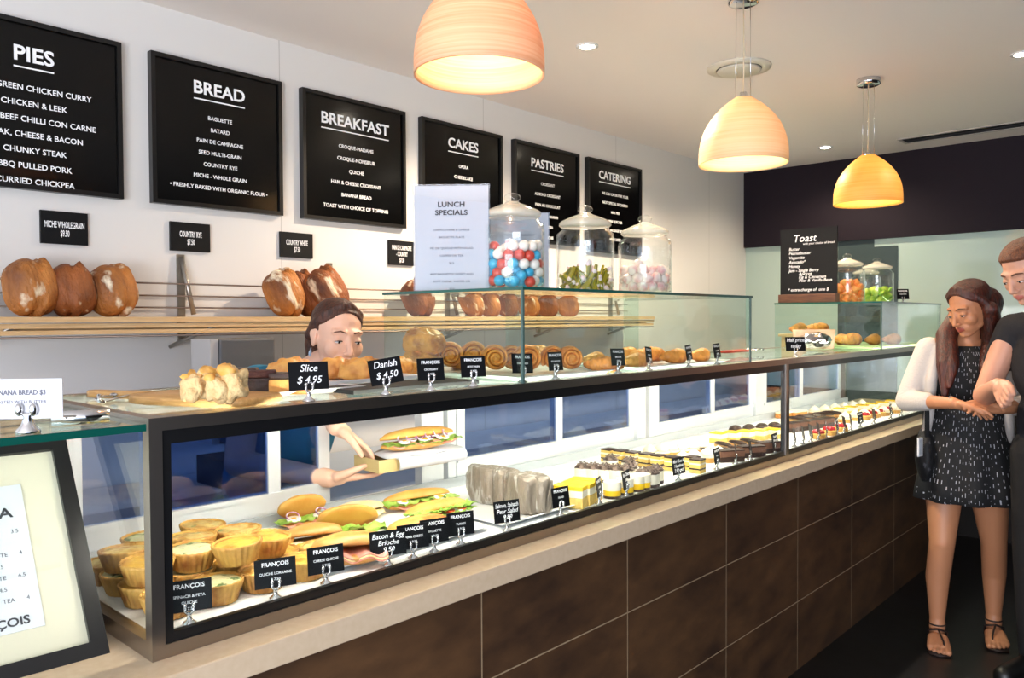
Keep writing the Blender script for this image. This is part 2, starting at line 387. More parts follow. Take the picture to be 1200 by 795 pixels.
# ------------------------------------------------------------------ left glass counter
lg = thing('glass_counter', 'low glass topped counter with green edge left of the steel case', 'glass counter', (0, 0, 0))
tp = MB().box(-.7, .548, 1.322, 1.9, 1.30, 1.312).build('top_glass', PANEG, lg)
MB().box(-.7, .548, 1.318, 1.322, 1.30, 1.312).build('polished_edge', EDGEG, tp)
sm = MB(); sm.box(-.7, .548, 1.90, 1.93, 1.27, 1.325); sm.box(-.68, -.65, 1.86, 1.9, .915, 1.30); sm.box(-.7, .548, 1.90, 1.93, .915, .95); sm.box(.50, .53, 1.90, 1.93, .95, 1.27)
sm.build('frame', STEEL, lg)
rl = MB().tube([at(60, 491, z=1.325), at(128, 487, z=1.325)], .012, 10)
tag(rl.build('steel_rod', CHROME), 'short round steel rod lying on the left glass counter', 'rod')

# ------------------------------------------------------------------ wall boards
BOARDM = mat('gloss_black_board', '#030303', .16, spec=.3)
FRAMEM = mat('black_frame', '#050506', .35)
def wall_board(x0, x1, z0, z1, title, lines, label, ts=.062, ls=.029, sp=.0615, top=.085):
    t = thing('menu_board', label, 'menu board', ((x0+x1)/2, 2.95, z0), 0, 'black menu boards on the white wall'); w_ = (x1-x0)/2; h = z1-z0
    fm = MB(); b = .016
    fm.box(-w_, w_, -.03, 0, 0, b); fm.box(-w_, w_, -.03, 0, h-b, h); fm.box(-w_, -w_+b, -.03, 0, b, h-b); fm.box(w_-b, w_, -.03, 0, b, h-b)
    fm.build('frame', FRAMEM, t); MB().box(-w_+b, w_-b, -.02, 0, b, h-b).build('panel', BOARDM, t)
    tt = MB().text(title, ts, 0, h-top-ts*.7, -.021, bold=.02, sx=1.05); xs = [v.x for v in tt.v]; tw = (max(xs)-min(xs))/2
    tt.box(-tw, tw, -.022, -.0205, h-top-ts*.7-.024, h-top-ts*.7-.019); tt.build('title_lettering', INK, t)
    z = h-top-ts-.075
    for s_ in lines: MB().text(s_, ls*.8, 0, z, -.021, bold=.012, sx=.98).build('menu_line', INK, t); z -= sp
Z0, Z1 = 1.913, 2.462
wall_board(.60, 1.15, Z0, Z1, 'PIES', ['THAI GREEN CHICKEN CURRY', 'CHICKEN & LEEK', 'SPICED BEEF CHILLI CON CARNE', 'STEAK, CHEESE & BACON', 'CHUNKY STEAK', 'BBQ PULLED PORK', 'CURRIED CHICKPEA'], 'black framed menu board headed PIES', .068, .0325, .0505, .085)
wall_board(1.252, 1.785, Z0, Z1, 'BREAD', ['BAGUETTE', 'BATARD', 'PAIN DE CAMPAGNE', 'SEED MULTI-GRAIN', 'COUNTRY RYE', 'MICHE - WHOLE GRAIN', '• FRESHLY BAKED WITH ORGANIC FLOUR •'], 'black framed menu board headed BREAD', .066, .026, .0445, .07)
wall_board(1.882, 2.441, Z0, Z1, 'BREAKFAST', ['CROQUE-MADAME', 'CROQUE-MONSIEUR', 'QUICHE', 'HAM & CHEESE CROISSANT', 'BANANA BREAD', 'TOAST WITH CHOICE OF TOPPING'], 'black framed menu board headed BREAKFAST', .068, .028, .053, .08)
wall_board(2.543, 3.109, Z0, Z1, 'CAKES', ['OPERA', 'CHEESECAKE', 'CARROT CAKE', 'TRIPLE CHOCOLATE MOUSSE', 'LEMON TART', 'PAVLOVA'], 'black framed menu board headed CAKES', .068, .028, .055, .07)
wall_board(3.206, 3.778, Z0, Z1, 'PASTRIES', ['CROISSANT', 'ALMOND CROISSANT', 'PAIN AU CHOCOLAT', 'KOUIGN AMANN', 'DANISH', 'BRIOCHE'], 'black framed menu board headed PASTRIES', .068, .029, .06, .08)
wall_board(3.863, 4.445, Z0-.02, Z1, 'CATERING', ['WE CAN CATER FOR YOUR', 'NEXT SPECIAL OCCASION', 'MINI PIES', 'MINI QUICHES', 'MINI SAUSAGE ROLLS', 'MINI CAKES'], 'black framed menu board headed CATERING', .068, .029, .056, .065)
def wall_sign(x0, x1, z0, z1, lines, label):
    t = thing('wall_price_sign', label, 'price sign', ((x0+x1)/2, 2.95, z0), 0, 'small black bread price signs on the white wall'); w_ = (x1-x0)/2; h = z1-z0
    MB().box(-w_, w_, -.012, 0, 0, h).build('card', SIGN, t); z = h*.5+(len(lines)-2)*.5*.028
    for s_ in lines: MB().text(s_, .03, 0, z, -.013, sx=.42, bold=.012).build('lettering', INK, t); z -= .029
wall_sign(.888, 1.035, 1.742, 1.852, ['MICHE WHOLEGRAIN', '$9.50'], 'small black wall sign reading MICHE WHOLEGRAIN')
wall_sign(1.322, 1.476, 1.744, 1.852, ['COUNTRY RYE', '$7.50'], 'small black wall sign reading COUNTRY RYE')
wall_sign(1.781, 1.936, 1.745, 1.85, ['COUNTRY WHITE', '$7.50'], 'small black wall sign reading COUNTRY WHITE')
wall_sign(2.35, 2.50, 1.74, 1.855, ['PAIN DE CAMPAGNE', '- COUNTRY', '$7.50'], 'small black wall sign reading PAIN DE CAMPAGNE half behind the lunch sign')

# ------------------------------------------------------------------ bread shelf
SX0, SX1, SY, SZ = .70, 4.25, 2.70, 1.495
sh = thing('bread_shelf', 'long pale wooden bread shelf with wire back rails on the wall', 'shelf', (0, 0, 0))
MB().box(SX0, SX1, SY, 2.93, SZ-.018, SZ).build('shelf_board', WOODL, sh)
m = MB(); m.box(SX0, SX1, SY+.006, SY+.022, SZ-.036, SZ-.021); m.box(SX0, SX1, SY+.01, SY+.026, SZ-.056, SZ-.042); m.box(SX0, SX1, SY+.06, SY+.075, SZ-.05, SZ-.035); m.build('slats', WOODL, sh)
m = MB()
for z in (SZ+.035, SZ+.078, SZ+.123): m.tube([(SX0, 2.905, z), (SX1, 2.905, z)], .0035, 6)
m.tube([(SX0, SY+.012, SZ-.064), (SX1, SY+.012, SZ-.064)], .004, 6)
m.build('wire_rail', mat('rail_brown', '#7c6a5c', .35, .6), sh)
for x in (.715, 1.36, 2.02, 2.72, 3.42, 4.12):
    m = MB(); m.prism([(2.93, SZ-.03), (2.93, SZ+.235), (2.945, SZ+.235), (2.95, SZ-.03)], -.016, .016, Matrix.Translation((x, 0, 0)) @ Matrix.Rotation(PI/2, 4, 'Z') @ Matrix.Rotation(0, 4, 'X')) if False else None
    m.box(x-.014, x+.014, 2.938, 2.948, SZ-.09, SZ+.235)
    m.tube([(x, 2.935, SZ+.225), (x+.028, 2.90, SZ+.01)], .009, 6)
    m.tube([(x+.03, SY+.03, SZ-.03), (x-.05, 2.93, SZ-.11)], .008, 6)
    m.build('bracket', mat('bracket_steel', '#9d968c', .3, .8), sh)
def make_loaf(cm):
    def f_(d):
        k = (1+.05*noise.noise(d*2.2))*(.55+.45/max((abs(d.x)**4+abs(d.z)**4+.2*d.y**4)**.25, .6)*.93); s_ = d.x*.9-d.z*.25
        k += .13*math.exp(-((s_-.20)/.08)**2)*(1 if d.y < .1 else 0)-.13*math.exp(-((s_-.0)/.08)**2)*(1 if d.y < .1 else 0)
        return k
    def mk():
        o = MB().ell((0, 0, 0), (.078, .062, .098), nu=40, nv=28, fn=f_).build('bread_loaf', cm); o['category'] = 'bread'
        return o
    return Stock(mk)
LF, LD = make_loaf(CRUST), make_loaf(CRUSTD)
yl = 2.83
def loaf(st, px, py, label, tilt, scale, grp, rz=0, y=yl):
    p_ = at(px, py, y=y); sc = scale if isinstance(scale, tuple) else (scale,)*3
    ext = math.hypot(sc[0]*.078*math.sin(tilt), sc[2]*.098*math.cos(tilt))
    st.put(label, (p_.x, y, SZ+ext*1.0-.004), 0, grp, rot=(R_(-14), tilt, rz), scale=scale)
G1 = 'brown loaves at the left end of the bread shelf'
loaf(LF, 36, 345, 'floury brown loaf, leftmost of three at the left end of the bread shelf', R_(-4), (1.0, 1, .98), G1, .2)
loaf(LD, 84, 347, 'scored brown loaf, middle one of three at the left end of the bread shelf', R_(-10), (.98, 1, .93), G1, -.3)
loaf(LF, 131, 346, 'brown loaf, rightmost of three under the MICHE and RYE signs', R_(-8), (1.0, 1, .94), G1, .5)
G2 = 'loaves leaning behind the server on the bread shelf'
loaf(LF, 333, 350, 'golden loaf leaning left, above the server on the bread shelf', R_(-16), (.88, 1, 1.02), G2, .3)
loaf(LD, 358, 350, 'dark loaf half hidden between two loaves above the server', R_(-18), (.72, .9, 1.05), G2, -.2, 2.87)
loaf(LD, 384, 349, 'large dark loaf leaning right above the head of the server', R_(-24), (.98, 1, 1.12), G2, .1, 2.8)
G3 = 'loaves on the bread shelf seen through the glass cover'
for i, (px, s_, tl, st) in enumerate(((490, (.9, 1, .95), -20, LD), (552, (.62, .8, .85), -24, LF), (571, (.62, .8, .85), -24, LF), (592, (.62, .8, .85), -24, LD), (618, (.6, .8, .78), -20, LF), (640, (.6, .8, .78), -20, LD), (665, (.68, .8, .78), -24, LF))):
    loaf(st, px, 360, f'brown loaf on the shelf behind the glass cover, {ORD[i]} from the left' if i else 'floury dark loaf on the shelf just under the lunch sign', R_(tl), s_, G3, .1*i)

# ------------------------------------------------------------------ back bench, till
bb = thing('back_bench', 'white back bench along the wall behind the display case', 'bench', (0, 0, 0))
MB().box(.3, 5.6, 2.56, 2.93, 0, .87).build('cupboard_body', mat('bench_white', '#b4c0d2', .4), bb)
MB().box(.3, 5.6, 2.54, 2.93, .87, .90).build('worktop', mat('bench_steel', '#a9b2bf', .35, .3), bb)
a_ = at(258, 398, y=2.55); b_ = at(322, 397, y=2.55)
tl = thing('cash_register', 'grey steel cash register behind the counter left of the server', 'cash register', ((a_.x+b_.x)/2, 2.62, .90))
w_ = (b_.x-a_.x)/2
MB().box(-w_, w_, -.07, .1, .16, a_.z-.90, bev=.006).build('screen', mat('till_grey', '#6d6c6c', .35, .4), tl); MB().box(-w_*.9, w_*.9, -.09, .14, 0, .1, bev=.005).build('drawer', mat('till_dark', '#44464a', .4, .3), tl)
MB().box(-.03, .03, 0, .05, .1, .16).build('stand', STEEL, tl); MB().box(-w_-.03, -w_-.002, -.06, .08, .16, a_.z-.90).build('side_panel', mat('till_light', '#b4b0ac', .4), tl)

# ------------------------------------------------------------------ lamps and ceiling fittings
def pendant(x, y, zr, c1, c2, label, power, canopy_x=None):
    t = thing('pendant_lamp', label, 'lamp', (x, y, zr), 0, 'wooden dome pendant lamps over the counter')
    m_, nt, b = newmat('veneer_shade'); N = nt.nodes; L = nt.links
    tc = N.new('ShaderNodeTexCoord'); mp = N.new('ShaderNodeMapping'); mp.inputs['Scale'].default_value = (2, 2, 130); L.new(tc.outputs['Object'], mp.inputs[0])
    n = N.new('ShaderNodeTexNoise'); n.inputs['Scale'].default_value = 1; n.inputs['Detail'].default_value = 3; L.new(mp.outputs[0], n.inputs['Vector'])
    r = N.new('ShaderNodeValToRGB'); r.color_ramp.elements[0].position = .35; r.color_ramp.elements[1].position = .65; r.color_ramp.elements[0].color = lin(c1); r.color_ramp.elements[1].color = lin(c2); L.new(n.outputs['Fac'], r.inputs[0])
    L.new(r.outputs[0], b.inputs['Base Color']); b.inputs['Roughness'].default_value = .5
    tr = N.new('ShaderNodeBsdfTranslucent'); L.new(r.outputs[0], tr.inputs[0]); mx = N.new('ShaderNodeMixShader'); mx.inputs[0].default_value = .27
    L.new(b.outputs[0], mx.inputs[1]); L.new(tr.outputs[0], mx.inputs[2]); L.new(mx.outputs[0], N['Material Output'].inputs[0])
    rr, h = .157, .238; out = []; inn = []
    for k in range(15):
        a = k/14; r1 = rr*(math.cos(a*PI/2*.86)**.62) if k else rr; out.append((r1, h*math.sin(a*PI/2*.99)**1.0))
    out = [(rr*(1-(q/14)**2.6*.80), h*(q/14)**.92) for q in range(15)]; out.append((.018, h+.002))
    inn = [(max(r1-.004, .001), z-.004 if z > .01 else z) for r1, z in reversed(out)]
    MB().lathe(out+inn+[out[0]], 48).build('shade', m_, t)
    MB().lathe([(.001, h+.022), (.012, h+.02), (.016, h+.0), (.016, h-.05), (.001, h-.05)], 16).build('socket', CHROME, t)
    MB().ell((0, 0, h-.105), (.036, .036, .045), nu=16, nv=10).build('bulb', mat('bulb_glow', '#ffffff', .4, emit='#ffe4c0', es=power), t)
    hz = CEIL-zr; m = MB(); m.lathe([(.001, hz), (.055, hz), (.055, hz-.028), (.045, hz-.032), (.001, hz-.032)], 24); m.build('canopy', CHROME, t)
    m = MB()
    for k in range(3): a = k*2*PI/3+.4; m.tube([(.028*math.cos(a), .028*math.sin(a), hz-.03), (.03*math.cos(a), .03*math.sin(a), h-.01)], .0012, 5)
    m.build('suspension_wires', CHROME, t)
    MB().tube([(0, 0, hz-.03), (.004, 0, h+.15), (0, 0, h+.01)], .0028, 6).build('power_cord', mat('cord_beige', '#c9b79a', .5), t)
pendant(1.362, 1.355, 2.064, '#e6b488', '#f2cfa8', 'pale wooden dome pendant lamp, nearest and largest of the three', 42)
pendant(2.688, 1.335, 2.036, '#f0d09c', '#f6deb8', 'pale wooden dome pendant lamp, middle of the three', 48)
pendant(4.04, 1.355, 2.034, '#ecb854', '#f2c76e', 'yellowish dome pendant lamp farthest back by the dark wall', 40)
def downlight(x, y, label, p_=68):
    t = thing('downlight', label, 'ceiling light', (x, y, CEIL), 0, 'round recessed ceiling downlights')
    MB().lathe([(.032, -.004), (.032, -.0005), (.048, -.0005), (.048, -.003), (.034, -.006), (.032, -.004)], 24).build('trim_ring', WHITE, t)
    MB().lathe([(.001, -.002), (.031, -.002), (.031, -.0005), (.001, -.0005)], 20).build('lens', mat('downlight_glow', '#ffffff', .4, emit='#fff0d8', es=60), t)
    l = bpy.data.lights.new('downlight_beam', 'SPOT'); l.energy = p_; l.spot_size = R_(150); l.spot_blend = .6; l.color = lin('#ffe8cc')[:3]; l.shadow_soft_size = .04
    o = bpy.data.objects.new('downlight_beam', l); COL.objects.link(o); o.parent = t; o.location = (0, 0, -.02)
downlight(2.725, 2.065, 'round ceiling downlight left of the round air vent', 105)
downlight(5.43, 2.10, 'round ceiling downlight close to the dark far wall', 24)
downlight(4.12, 2.08, 'added unseen ceiling downlight hidden behind the middle pendant lamp', 75)  # unseen lamp, added to brighten the far end of the back wall
downlight(4.12, .73, 'round ceiling downlight at the right edge near the slot vent', 12)
t = thing('round_air_vent', 'round white ceiling air vent behind the middle pendant lamp', 'air vent', (3.437, 1.729, CEIL))
MB().lathe([(.10, -.0005), (.145, -.0005), (.143, -.008), (.112, -.016), (.10, -.010), (.10, -.0005)], 32).build('ring', mat('vent_cream', '#cfc8b8', .5), t)
MB().lathe([(.001, -.012), (.098, -.012), (.1, -.016), (.094, -.021), (.001, -.022)], 32).build('disc', mat('vent_cream', '#cfc8b8', .5), t)
MB().lathe([(.09, -.0005), (.112, -.0005), (.112, -.011), (.09, -.011), (.09, -.0005)], 32).build('dark_gap', BLACKG, t)
a_ = Vector((5.52, 1.65)); t = thing('slot_air_vent', 'long dark slot air vent in the ceiling near the far wall', 'air vent', (5.52, 0, CEIL))
m = MB(); m.box(0, .02, -1.2, 1.67, -.005, 0); m.box(.16, .18, -1.2, 1.67, -.005, 0); m.box(.02, .16, 1.65, 1.67, -.005, 0); m.build('frame', mat('vent_grey', '#b5aea8', .4), t)
MB().box(.02, .16, -1.2, 1.65, -.002, 0).build('slot', BLACKG, t); MB().box(.085, .09, -1.2, 1.65, -.006, -.002).build('blade', mat('vent_blade', '#2a2828', .5), t)

# ------------------------------------------------------------------ price cards in clear holders
def holder_mesh():
    m = MB(); m.lathe([(.001, 0), (.012, 0), (.012, .003), (.005, .008), (.004, .016), (.006, .019), (.001, .021)], 14)
    for s_ in (-1, 1): m.tube([(0, -.003, .018), (s_*.007, -.004, .024), (s_*.007, -.004, .033)], .0026, 8); m.ell((s_*.007, -.004, .034), .0038, nu=8, nv=6)
    return m.mesh('holder', mat('clear_chrome', '#dcdcdc', .12, .85))
HOLD = holder_mesh()
def fit(s_, size, w_, shear, bold):
    m = MB().text(s_, size, shear=shear, bold=bold); xs = [v.x for v in m.v] or [0]
    return min(1, w_*.9/max(max(xs)-min(xs), 1e-4))
def price_card(px, py, z, label, rz, lines, hand=False, w_=.078, h=.053, group=None, tilt=0, pos=None):
    p_ = pos or at(px, py, z=z)
    if not pos:
        if z > 1.2: p_.y = max(p_.y, 1.347)
        else: p_ = at(px, py, y=1.362); p_.z = z
    t = thing('price_card', label, 'price card', (p_.x, p_.y, z+.0005), rz, group)
    hd = bpy.data.objects.new('holder', HOLD); COL.objects.link(hd); hd.parent = t
    T = Matrix.Translation((0, 0, .023+h/2)) @ Matrix.Rotation(R_(tilt), 4, 'Y') @ Matrix.Rotation(R_(-8), 4, 'X')
    MB().box(-w_/2, w_/2, -.001, .001, -h/2, h/2, T=T).build('card', SIGN, t)
    if hand:
        n = len(lines); zz = h*.16 if n == 2 else h*.2
        for s_ in lines: MB().text(s_, h*(.36 if n == 2 else .28), 0, zz, -.0016, shear=.25, bold=.006, T=T, sx=fit(s_, h*(.36 if n == 2 else .28), w_, .25, .006)).build('lettering', INK, t); zz -= h*(.42 if n == 2 else .27)
    else:
        zz = h*.25
        for i, s_ in enumerate(lines): MB().text(s_, h*(.2 if i == 0 else .13), 0, zz, -.0016, bold=.02 if i == 0 else .01, T=T, sx=fit(s_, h*(.2 if i == 0 else .13), w_, 0, .02 if i == 0 else .01)).build('lettering', INK, t); zz -= h*(.3 if i == 0 else .2)
    return t
GT = 'black price cards along the top of the case'
price_card(362, 471, ZT, 'black price card handwritten Slice at the left of the case top', R_(-14), ['Slice', '$ 4.95'], True, .08, .055, GT)
price_card(462, 464, ZT, 'tilted black price card handwritten Danish on the case top', R_(-14), ['Danish', '$ 4.50'], True, .075, .055, GT, -7)
for i, (px, py, w_, nm) in enumerate(((514, 459, .067, 'CROISSANT'), (559, 454, .066, 'PETIT PAIN'), (622, 449, .066, 'PAIN RAISIN'), (687, 447, .052, 'ESCARGOT'), (743, 439, .062, 'BRIOCHE'), (788, 436, .055, 'ALMOND'), (822, 431, .05, 'CROISSANT'), (857, 428, .05, 'PALMIER'))):
    price_card(px, py, ZT, f'printed price card on the case top, {ORD[i]} right of the Danish card', R_((-14, -16, -10, -6, -4, 14, 10, 4)[i]), ['FRANÇOIS', nm, '$ 4.50'], False, w_, .05, GT, (0, 0, 2, 0, 2, 6, -3, -3)[i])
GC = 'black price cards standing along the front of the case deck'
cl = [(222, 724, -22, .075, ['FRANÇOIS', 'SPINACH & FETA', 'QUICHE', '$ 7.50'], 0), (323, 702, -20, .078, ['FRANÇOIS', 'QUICHE LORRAINE', '$ 7.50'], 0), (382, 684, -16, .075, ['FRANÇOIS', 'CHEESE QUICHE', '$ 7.50'], 0),
      (455, 668, -20, .082, ['Bacon & Egg', 'Brioche', '9.50'], 1), (484, 657, -18, .075, ['FRANÇOIS', 'HAM & CHEESE', '$ 9.50'], 0), (509, 647, -18, .07, ['FRANÇOIS', 'BAGUETTE', '$ 9.50'], 0), (540, 641, -18, .07, ['FRANÇOIS', 'TURKEY', '$ 9.50'], 0),
      (594, 625, -16, .075, ['Salmon, Spinach', 'Pear Salad', '9.80'], 1), (657, 604, -6, .064, ['FRANÇOIS', 'SALAD', '$ 9'], 0), (702, 593, 24, .062, ['FRANÇOIS', 'LEMON', '$ 7'], 0), (734, 583, 16, .068, ['Mini Cheese', 'cake', '3.50'], 1),
      (795, 567, 0, .075, ['Mini Choc &', 'Hazelnut', '2.50 each'], 1), (840, 553, 12, .066, ['FRANÇOIS', 'OPERA', '$ 6'], 0), (862, 548, 30, .066, ['FRANÇOIS', 'ECLAIR', '$ 6'], 0), (879, 543, 34, .062, ['FRANÇOIS', 'TART', '$ 6'], 0), (908, 533, 8, .07, ['Passion', 'Mousse', '6.50'], 1)]
hp = ['beside the steel corner post', 'in front of the quiches, second from the post', 'in front of the quiches, nearest the ham rolls', None, 'just right of the Bacon & Egg card', 'second to the right of the Bacon & Egg card', 'third to the right of the Bacon & Egg card', None, 'right of the wrapped sandwiches', 'turned edge on before the yellow slices', None, None, 'before the layered cakes, right of the Choc & Hazelnut card', 'second to the right of the Choc & Hazelnut card', 'turned edge on left of the Passion card', None]
for (px, py, rz, w_, ln, hd), h_ in zip(cl, hp):
    lb = f'handwritten black price card reading {ln[0]} on the case deck' if hd else f'printed card on the case deck {h_}'
    price_card(px, py-3, ZD, lb, R_(rz), ln, bool(hd), w_, .054, GC)
for i, (px, py, rz, hd) in enumerate(((931, 521, 30, 0), (941, 517, 30, 0), (950, 514, 34, 0), (959, 510, 30, 1), (968, 504, 20, 0), (981, 501, 14, 0), (989, 498, 30, 0), (997, 496, 26, 0), (1008, 494, 0, 0), (1024, 490, 30, 0), (1044, 486, 10, 0), (1056, 482, 20, 0), (1073, 477, 10, 0))):
    price_card(px, py, ZD, f'small black price card right of the case mullion, {ORD[i]} from the left', R_(rz), ['FRANÇOIS', 'TARTE', '$ 6.50'] if not hd else ['Opera', '6.50'], bool(hd), .066, .054, GC)

# ------------------------------------------------------------------ trays and plates
def plate(name, label, x0, x1, y0, y1, z, m_, h=.012, rim=.01, rz=0):
    cx, cy = (x0+x1)/2, (y0+y1)/2; a, b = (x1-x0)/2, (y1-y0)/2
    m = MB(); m.loft([[(sx*k*a, sy*k*b, zz) for sx, sy in ((-1, -1), (-.9, -1.02), (.9, -1.02), (1, -1), (1, 1), (.9, 1.02), (-.9, 1.02), (-1, 1))] for k, zz in ((.88, 0), (1, h), (.96, h), (.86, .004))])
    o = m.build(name, m_); o.location = (cx, cy, z+.0003); o.rotation_euler = (0, 0, rz); return tag(o, label, 'plate' if name == 'serving_plate' else 'tray')
SLATE = mat('black_slate', '#121214', .5, bump=.2, bscale=30)
plate('serving_plate', 'white rectangular plate under the chocolate slices and golden slice', .86, 1.10, 1.46, 1.80, ZT, WHITE)
plate('serving_plate', 'white rectangular plate under the long golden danishes', 1.00, 1.36, 1.56, 1.84, ZT, WHITE, .018)
o = box('slate_board', SLATE, (1.02, 1.40, 1.40, 1.54, ZT+.0003, ZT+.010), None, .001); tag(o, 'thin black slate board behind the Danish card', 'board')
plate('serving_tray', 'large white tray under the round pastries in the glass cover', 1.50, 1.97, 1.36, 1.84, ZT, WHITE)
plate('serving_tray', 'white tray under the almond pastries at the right in the glass cover', 2.04, 2.66, 1.36, 1.84, ZT, WHITE)
plate('serving_tray', 'white tray on the case deck under the filled rolls', .93, 1.44, 1.40, 1.80, ZD, WHITE, .012)
plate('serving_tray', 'white tray on the case deck under the wrapped sandwiches', 1.46, 1.86, 1.38, 1.80, ZD, WHITE, .012)
ZC = ZT+.0045

# ------------------------------------------------------------------ cutting board with torn bread, tongs
p0 = at(222, 478, z=ZT); p1 = at(318, 474, z=ZT); ph = at(120, 466, z=ZT)
cbx = thing('cutting_board', 'bamboo paddle board with torn bread at the left end of the case top', 'cutting board', (.74, 1.50, ZT+.0006), R_(112))
m = MB(); out = []
for a in range(28):
    an = 2*PI*a/28; ca, sa = math.cos(an), math.sin(an); out.append((.145*abs(ca)**.5*(1 if ca > 0 else -1), .085*abs(sa)**.5*(1 if sa > 0 else -1)))
m.loft([[(x*k, y*k, z) for x, y in out] for k, z in ((.97, 0), (1, .003), (1, .013), (.98, .016))]); m.build('board', BOARDW, cbx)
m = MB(); m.loft([[(x, y*w_, z) for y, z in ((-1, .002), (-1, .014), (-.6, .016), (.6, .016), (1, .014), (1, .002))] for x, w_ in ((.135, .03), (.17, .019), (.25, .017), (.285, .019), (.30, .012))]); m.build('handle', BOARDW, cbx)
def chunk(seed, r):
    def mk():
        m = MB(); m.cur = 0
        m.ell((0, 0, 0), r, nu=26, nv=18, fn=lambda d: (1+.42*noise.noise(d*1.5+Vector((seed, 0, 0)))+.07*noise.noise(d*5+Vector((0, seed, 0))))*(.84/max(abs(d.x), abs(d.y), abs(d.z))**.45))
        o = m.build('bread_chunk', CRUMB); o['category'] = 'bread'
        c = MB(); c.ell((0, .004, .008), (r[0]*.97, r[1]*.95, r[2]*.98), nu=20, nv=12, fn=lambda d: (1.05+.42*noise.noise(d*1.5+Vector((seed, 0, 0))))*(.84/max(abs(d.x), abs(d.y), abs(d.z))**.45) if d.z > .35 and d.y > .1 else .5)
        c.build('crust', BAGUE, o); return o
    return mk
for i, (px, py, r, lb) in enumerate(((228, 471, (.026, .024, .026), 'torn bread chunk at the left of the bamboo board'), (257, 472, (.022, .026, .024), 'small torn bread chunk in the middle of the bamboo board'), (272, 471, (.030, .026, .034), 'tallest torn bread chunk at the right of the bamboo board'), (246, 464, (.024, .026, .03), 'torn bread chunk at the back of the bamboo board'))):
    q = at(px, py, z=ZT+.017); o = chunk(i*3.1+1, r)(); o.location = (q.x, q.y, ZT+.016+r[2]*.92); o.rotation_euler = (.0, 0, i*.9); o['label'] = lb; o['group'] = 'torn bread on the bamboo board'
q = at(100, 470, z=ZT); tg = thing('tongs', 'steel serving tongs lying left of the bamboo board', 'tongs', (.60, 1.60, ZT+.001), R_(60))
for s_ in (-1, 1):
    m = MB(); m.tube([(-.10, 0, .014), (-.05, s_*.018, .016), (.05, s_*.022, .012), (.10, s_*.012, .008)], .005, 8, r2=.002); m.build('arm', CHROME, tg)
    MB().ell((.112, s_*.010, .009), (.02, .012, .005)).build('grip_end', CHROME, tg)
MB().tube([(-.10, -.004, .014), (-.12, 0, .02), (-.10, .004, .026), (-.085, .004, .024)], .003, 8).build('hinge_loop', CHROME, tg)

# ------------------------------------------------------------------ slices and danishes on the case top
def block(name, label, cat, loc, size, rz, layers, bev=.004, group=None):
    """layers: list of (part name, material, height share)"""
    t = thing(name, label, cat, loc, rz, group); z = 0; a, b, h = size[0]/2, size[1]/2, size[2]
    for nm, m_, sh_ in layers: MB().box(-a, a, -b, b, z, z+h*sh_, bev=min(bev, h*sh_*.4)).build(nm, m_, t); z += h*sh_
    return t
G = 'slices on the white plate at the left'
L_ = [('sponge', GOLDL, .72), ('chocolate_top', CHOC, .28)]
block('cake_slice', 'dark chocolate slice between the bread and the golden slices', 'cake slice', (.885, 1.54, ZC), (.06, .055, .05), R_(-30), [('base', CHOC, .7), ('chocolate_top', mat('dark_crumb', '#4a1c12', .6, bump=.6, bscale=90), .3)], group=G)
block('cake_slice', 'golden slice with dark crust right behind the bread chunks', 'cake slice', (.875, 1.60, ZC), (.06, .055, .053), R_(-35), L_, group=G)
block('cake_slice', 'golden slice with dark crust just left of the Slice card', 'cake slice', (.925, 1.49, ZC), (.085, .06, .045), R_(-40), L_, group=G)
def loafy(seed, r, m_, name, cat, ridges=0, amp=.1):
    def mk():
        def fn(d):
            k = 1+amp*noise.noise(d*2+Vector((seed, 0, 0)))
            if ridges: k += .15*(abs(math.sin(d.x*ridges+d.y*2.2))-.6)*(1 if d.z > -.3 else 0)+.04*noise.noise(d*7)
            if d.z < -.55: k *= .55/abs(d.z)
            return k
        o = MB().ell((0, 0, r[2]*.55), r, nu=36, nv=20, fn=fn).build(name, m_); o['category'] = cat; return o
    return Stock(mk)
DAN = loafy(3, (.064, .040, .036), GOLDL, 'danish', 'pastry', 6, .2)
GD = 'long golden danishes on the white plate'
for i, (px, py, lb, sc) in enumerate(((338, 447, 'tall golden danish behind the Slice card', 1.0), (395, 445, 'golden danish in front of the chin of the server', .95), (430, 447, 'golden danish between the Slice and Danish cards', 1.0), (420, 432, 'pale danish on the back row below the face of the server', 1.05), (470, 443, 'golden danish behind the Danish card', .9))):
    q = at(px, py, z=ZT+.005); DAN.put(lb, (q.x+.01, min(q.y+.03, 1.80), ZT+.008), R_((-20, -45, -25, -10, -20)[i]), GD, scale=sc)
def swirl():
    t = thing('spiral_roll', '', 'pastry'); m = MB(); pts = []; r = []
    for k in range(60):
        a = k/59*2*PI*2.6; q = .008+.030*k/59; pts.append((q*math.cos(a), 0, q*math.sin(a)+.044)); r.append(.026)
    m.tube(pts, r, 10, r2=.0066); m.build('coil', GOLD, t)
    MB().ell((0, 0, .044), (.016, .024, .016), fn=wob(2, .1)).build('core', GOLD, t); return t
SW = Stock(swirl)
GS = 'round golden pastries in the glass cover'
def make_bun(seed):
    return loafy(seed, (.058, .05, .046), GOLD, 'round_pastry', 'pastry', 9, .14)
B1 = make_bun(5)
i = 0
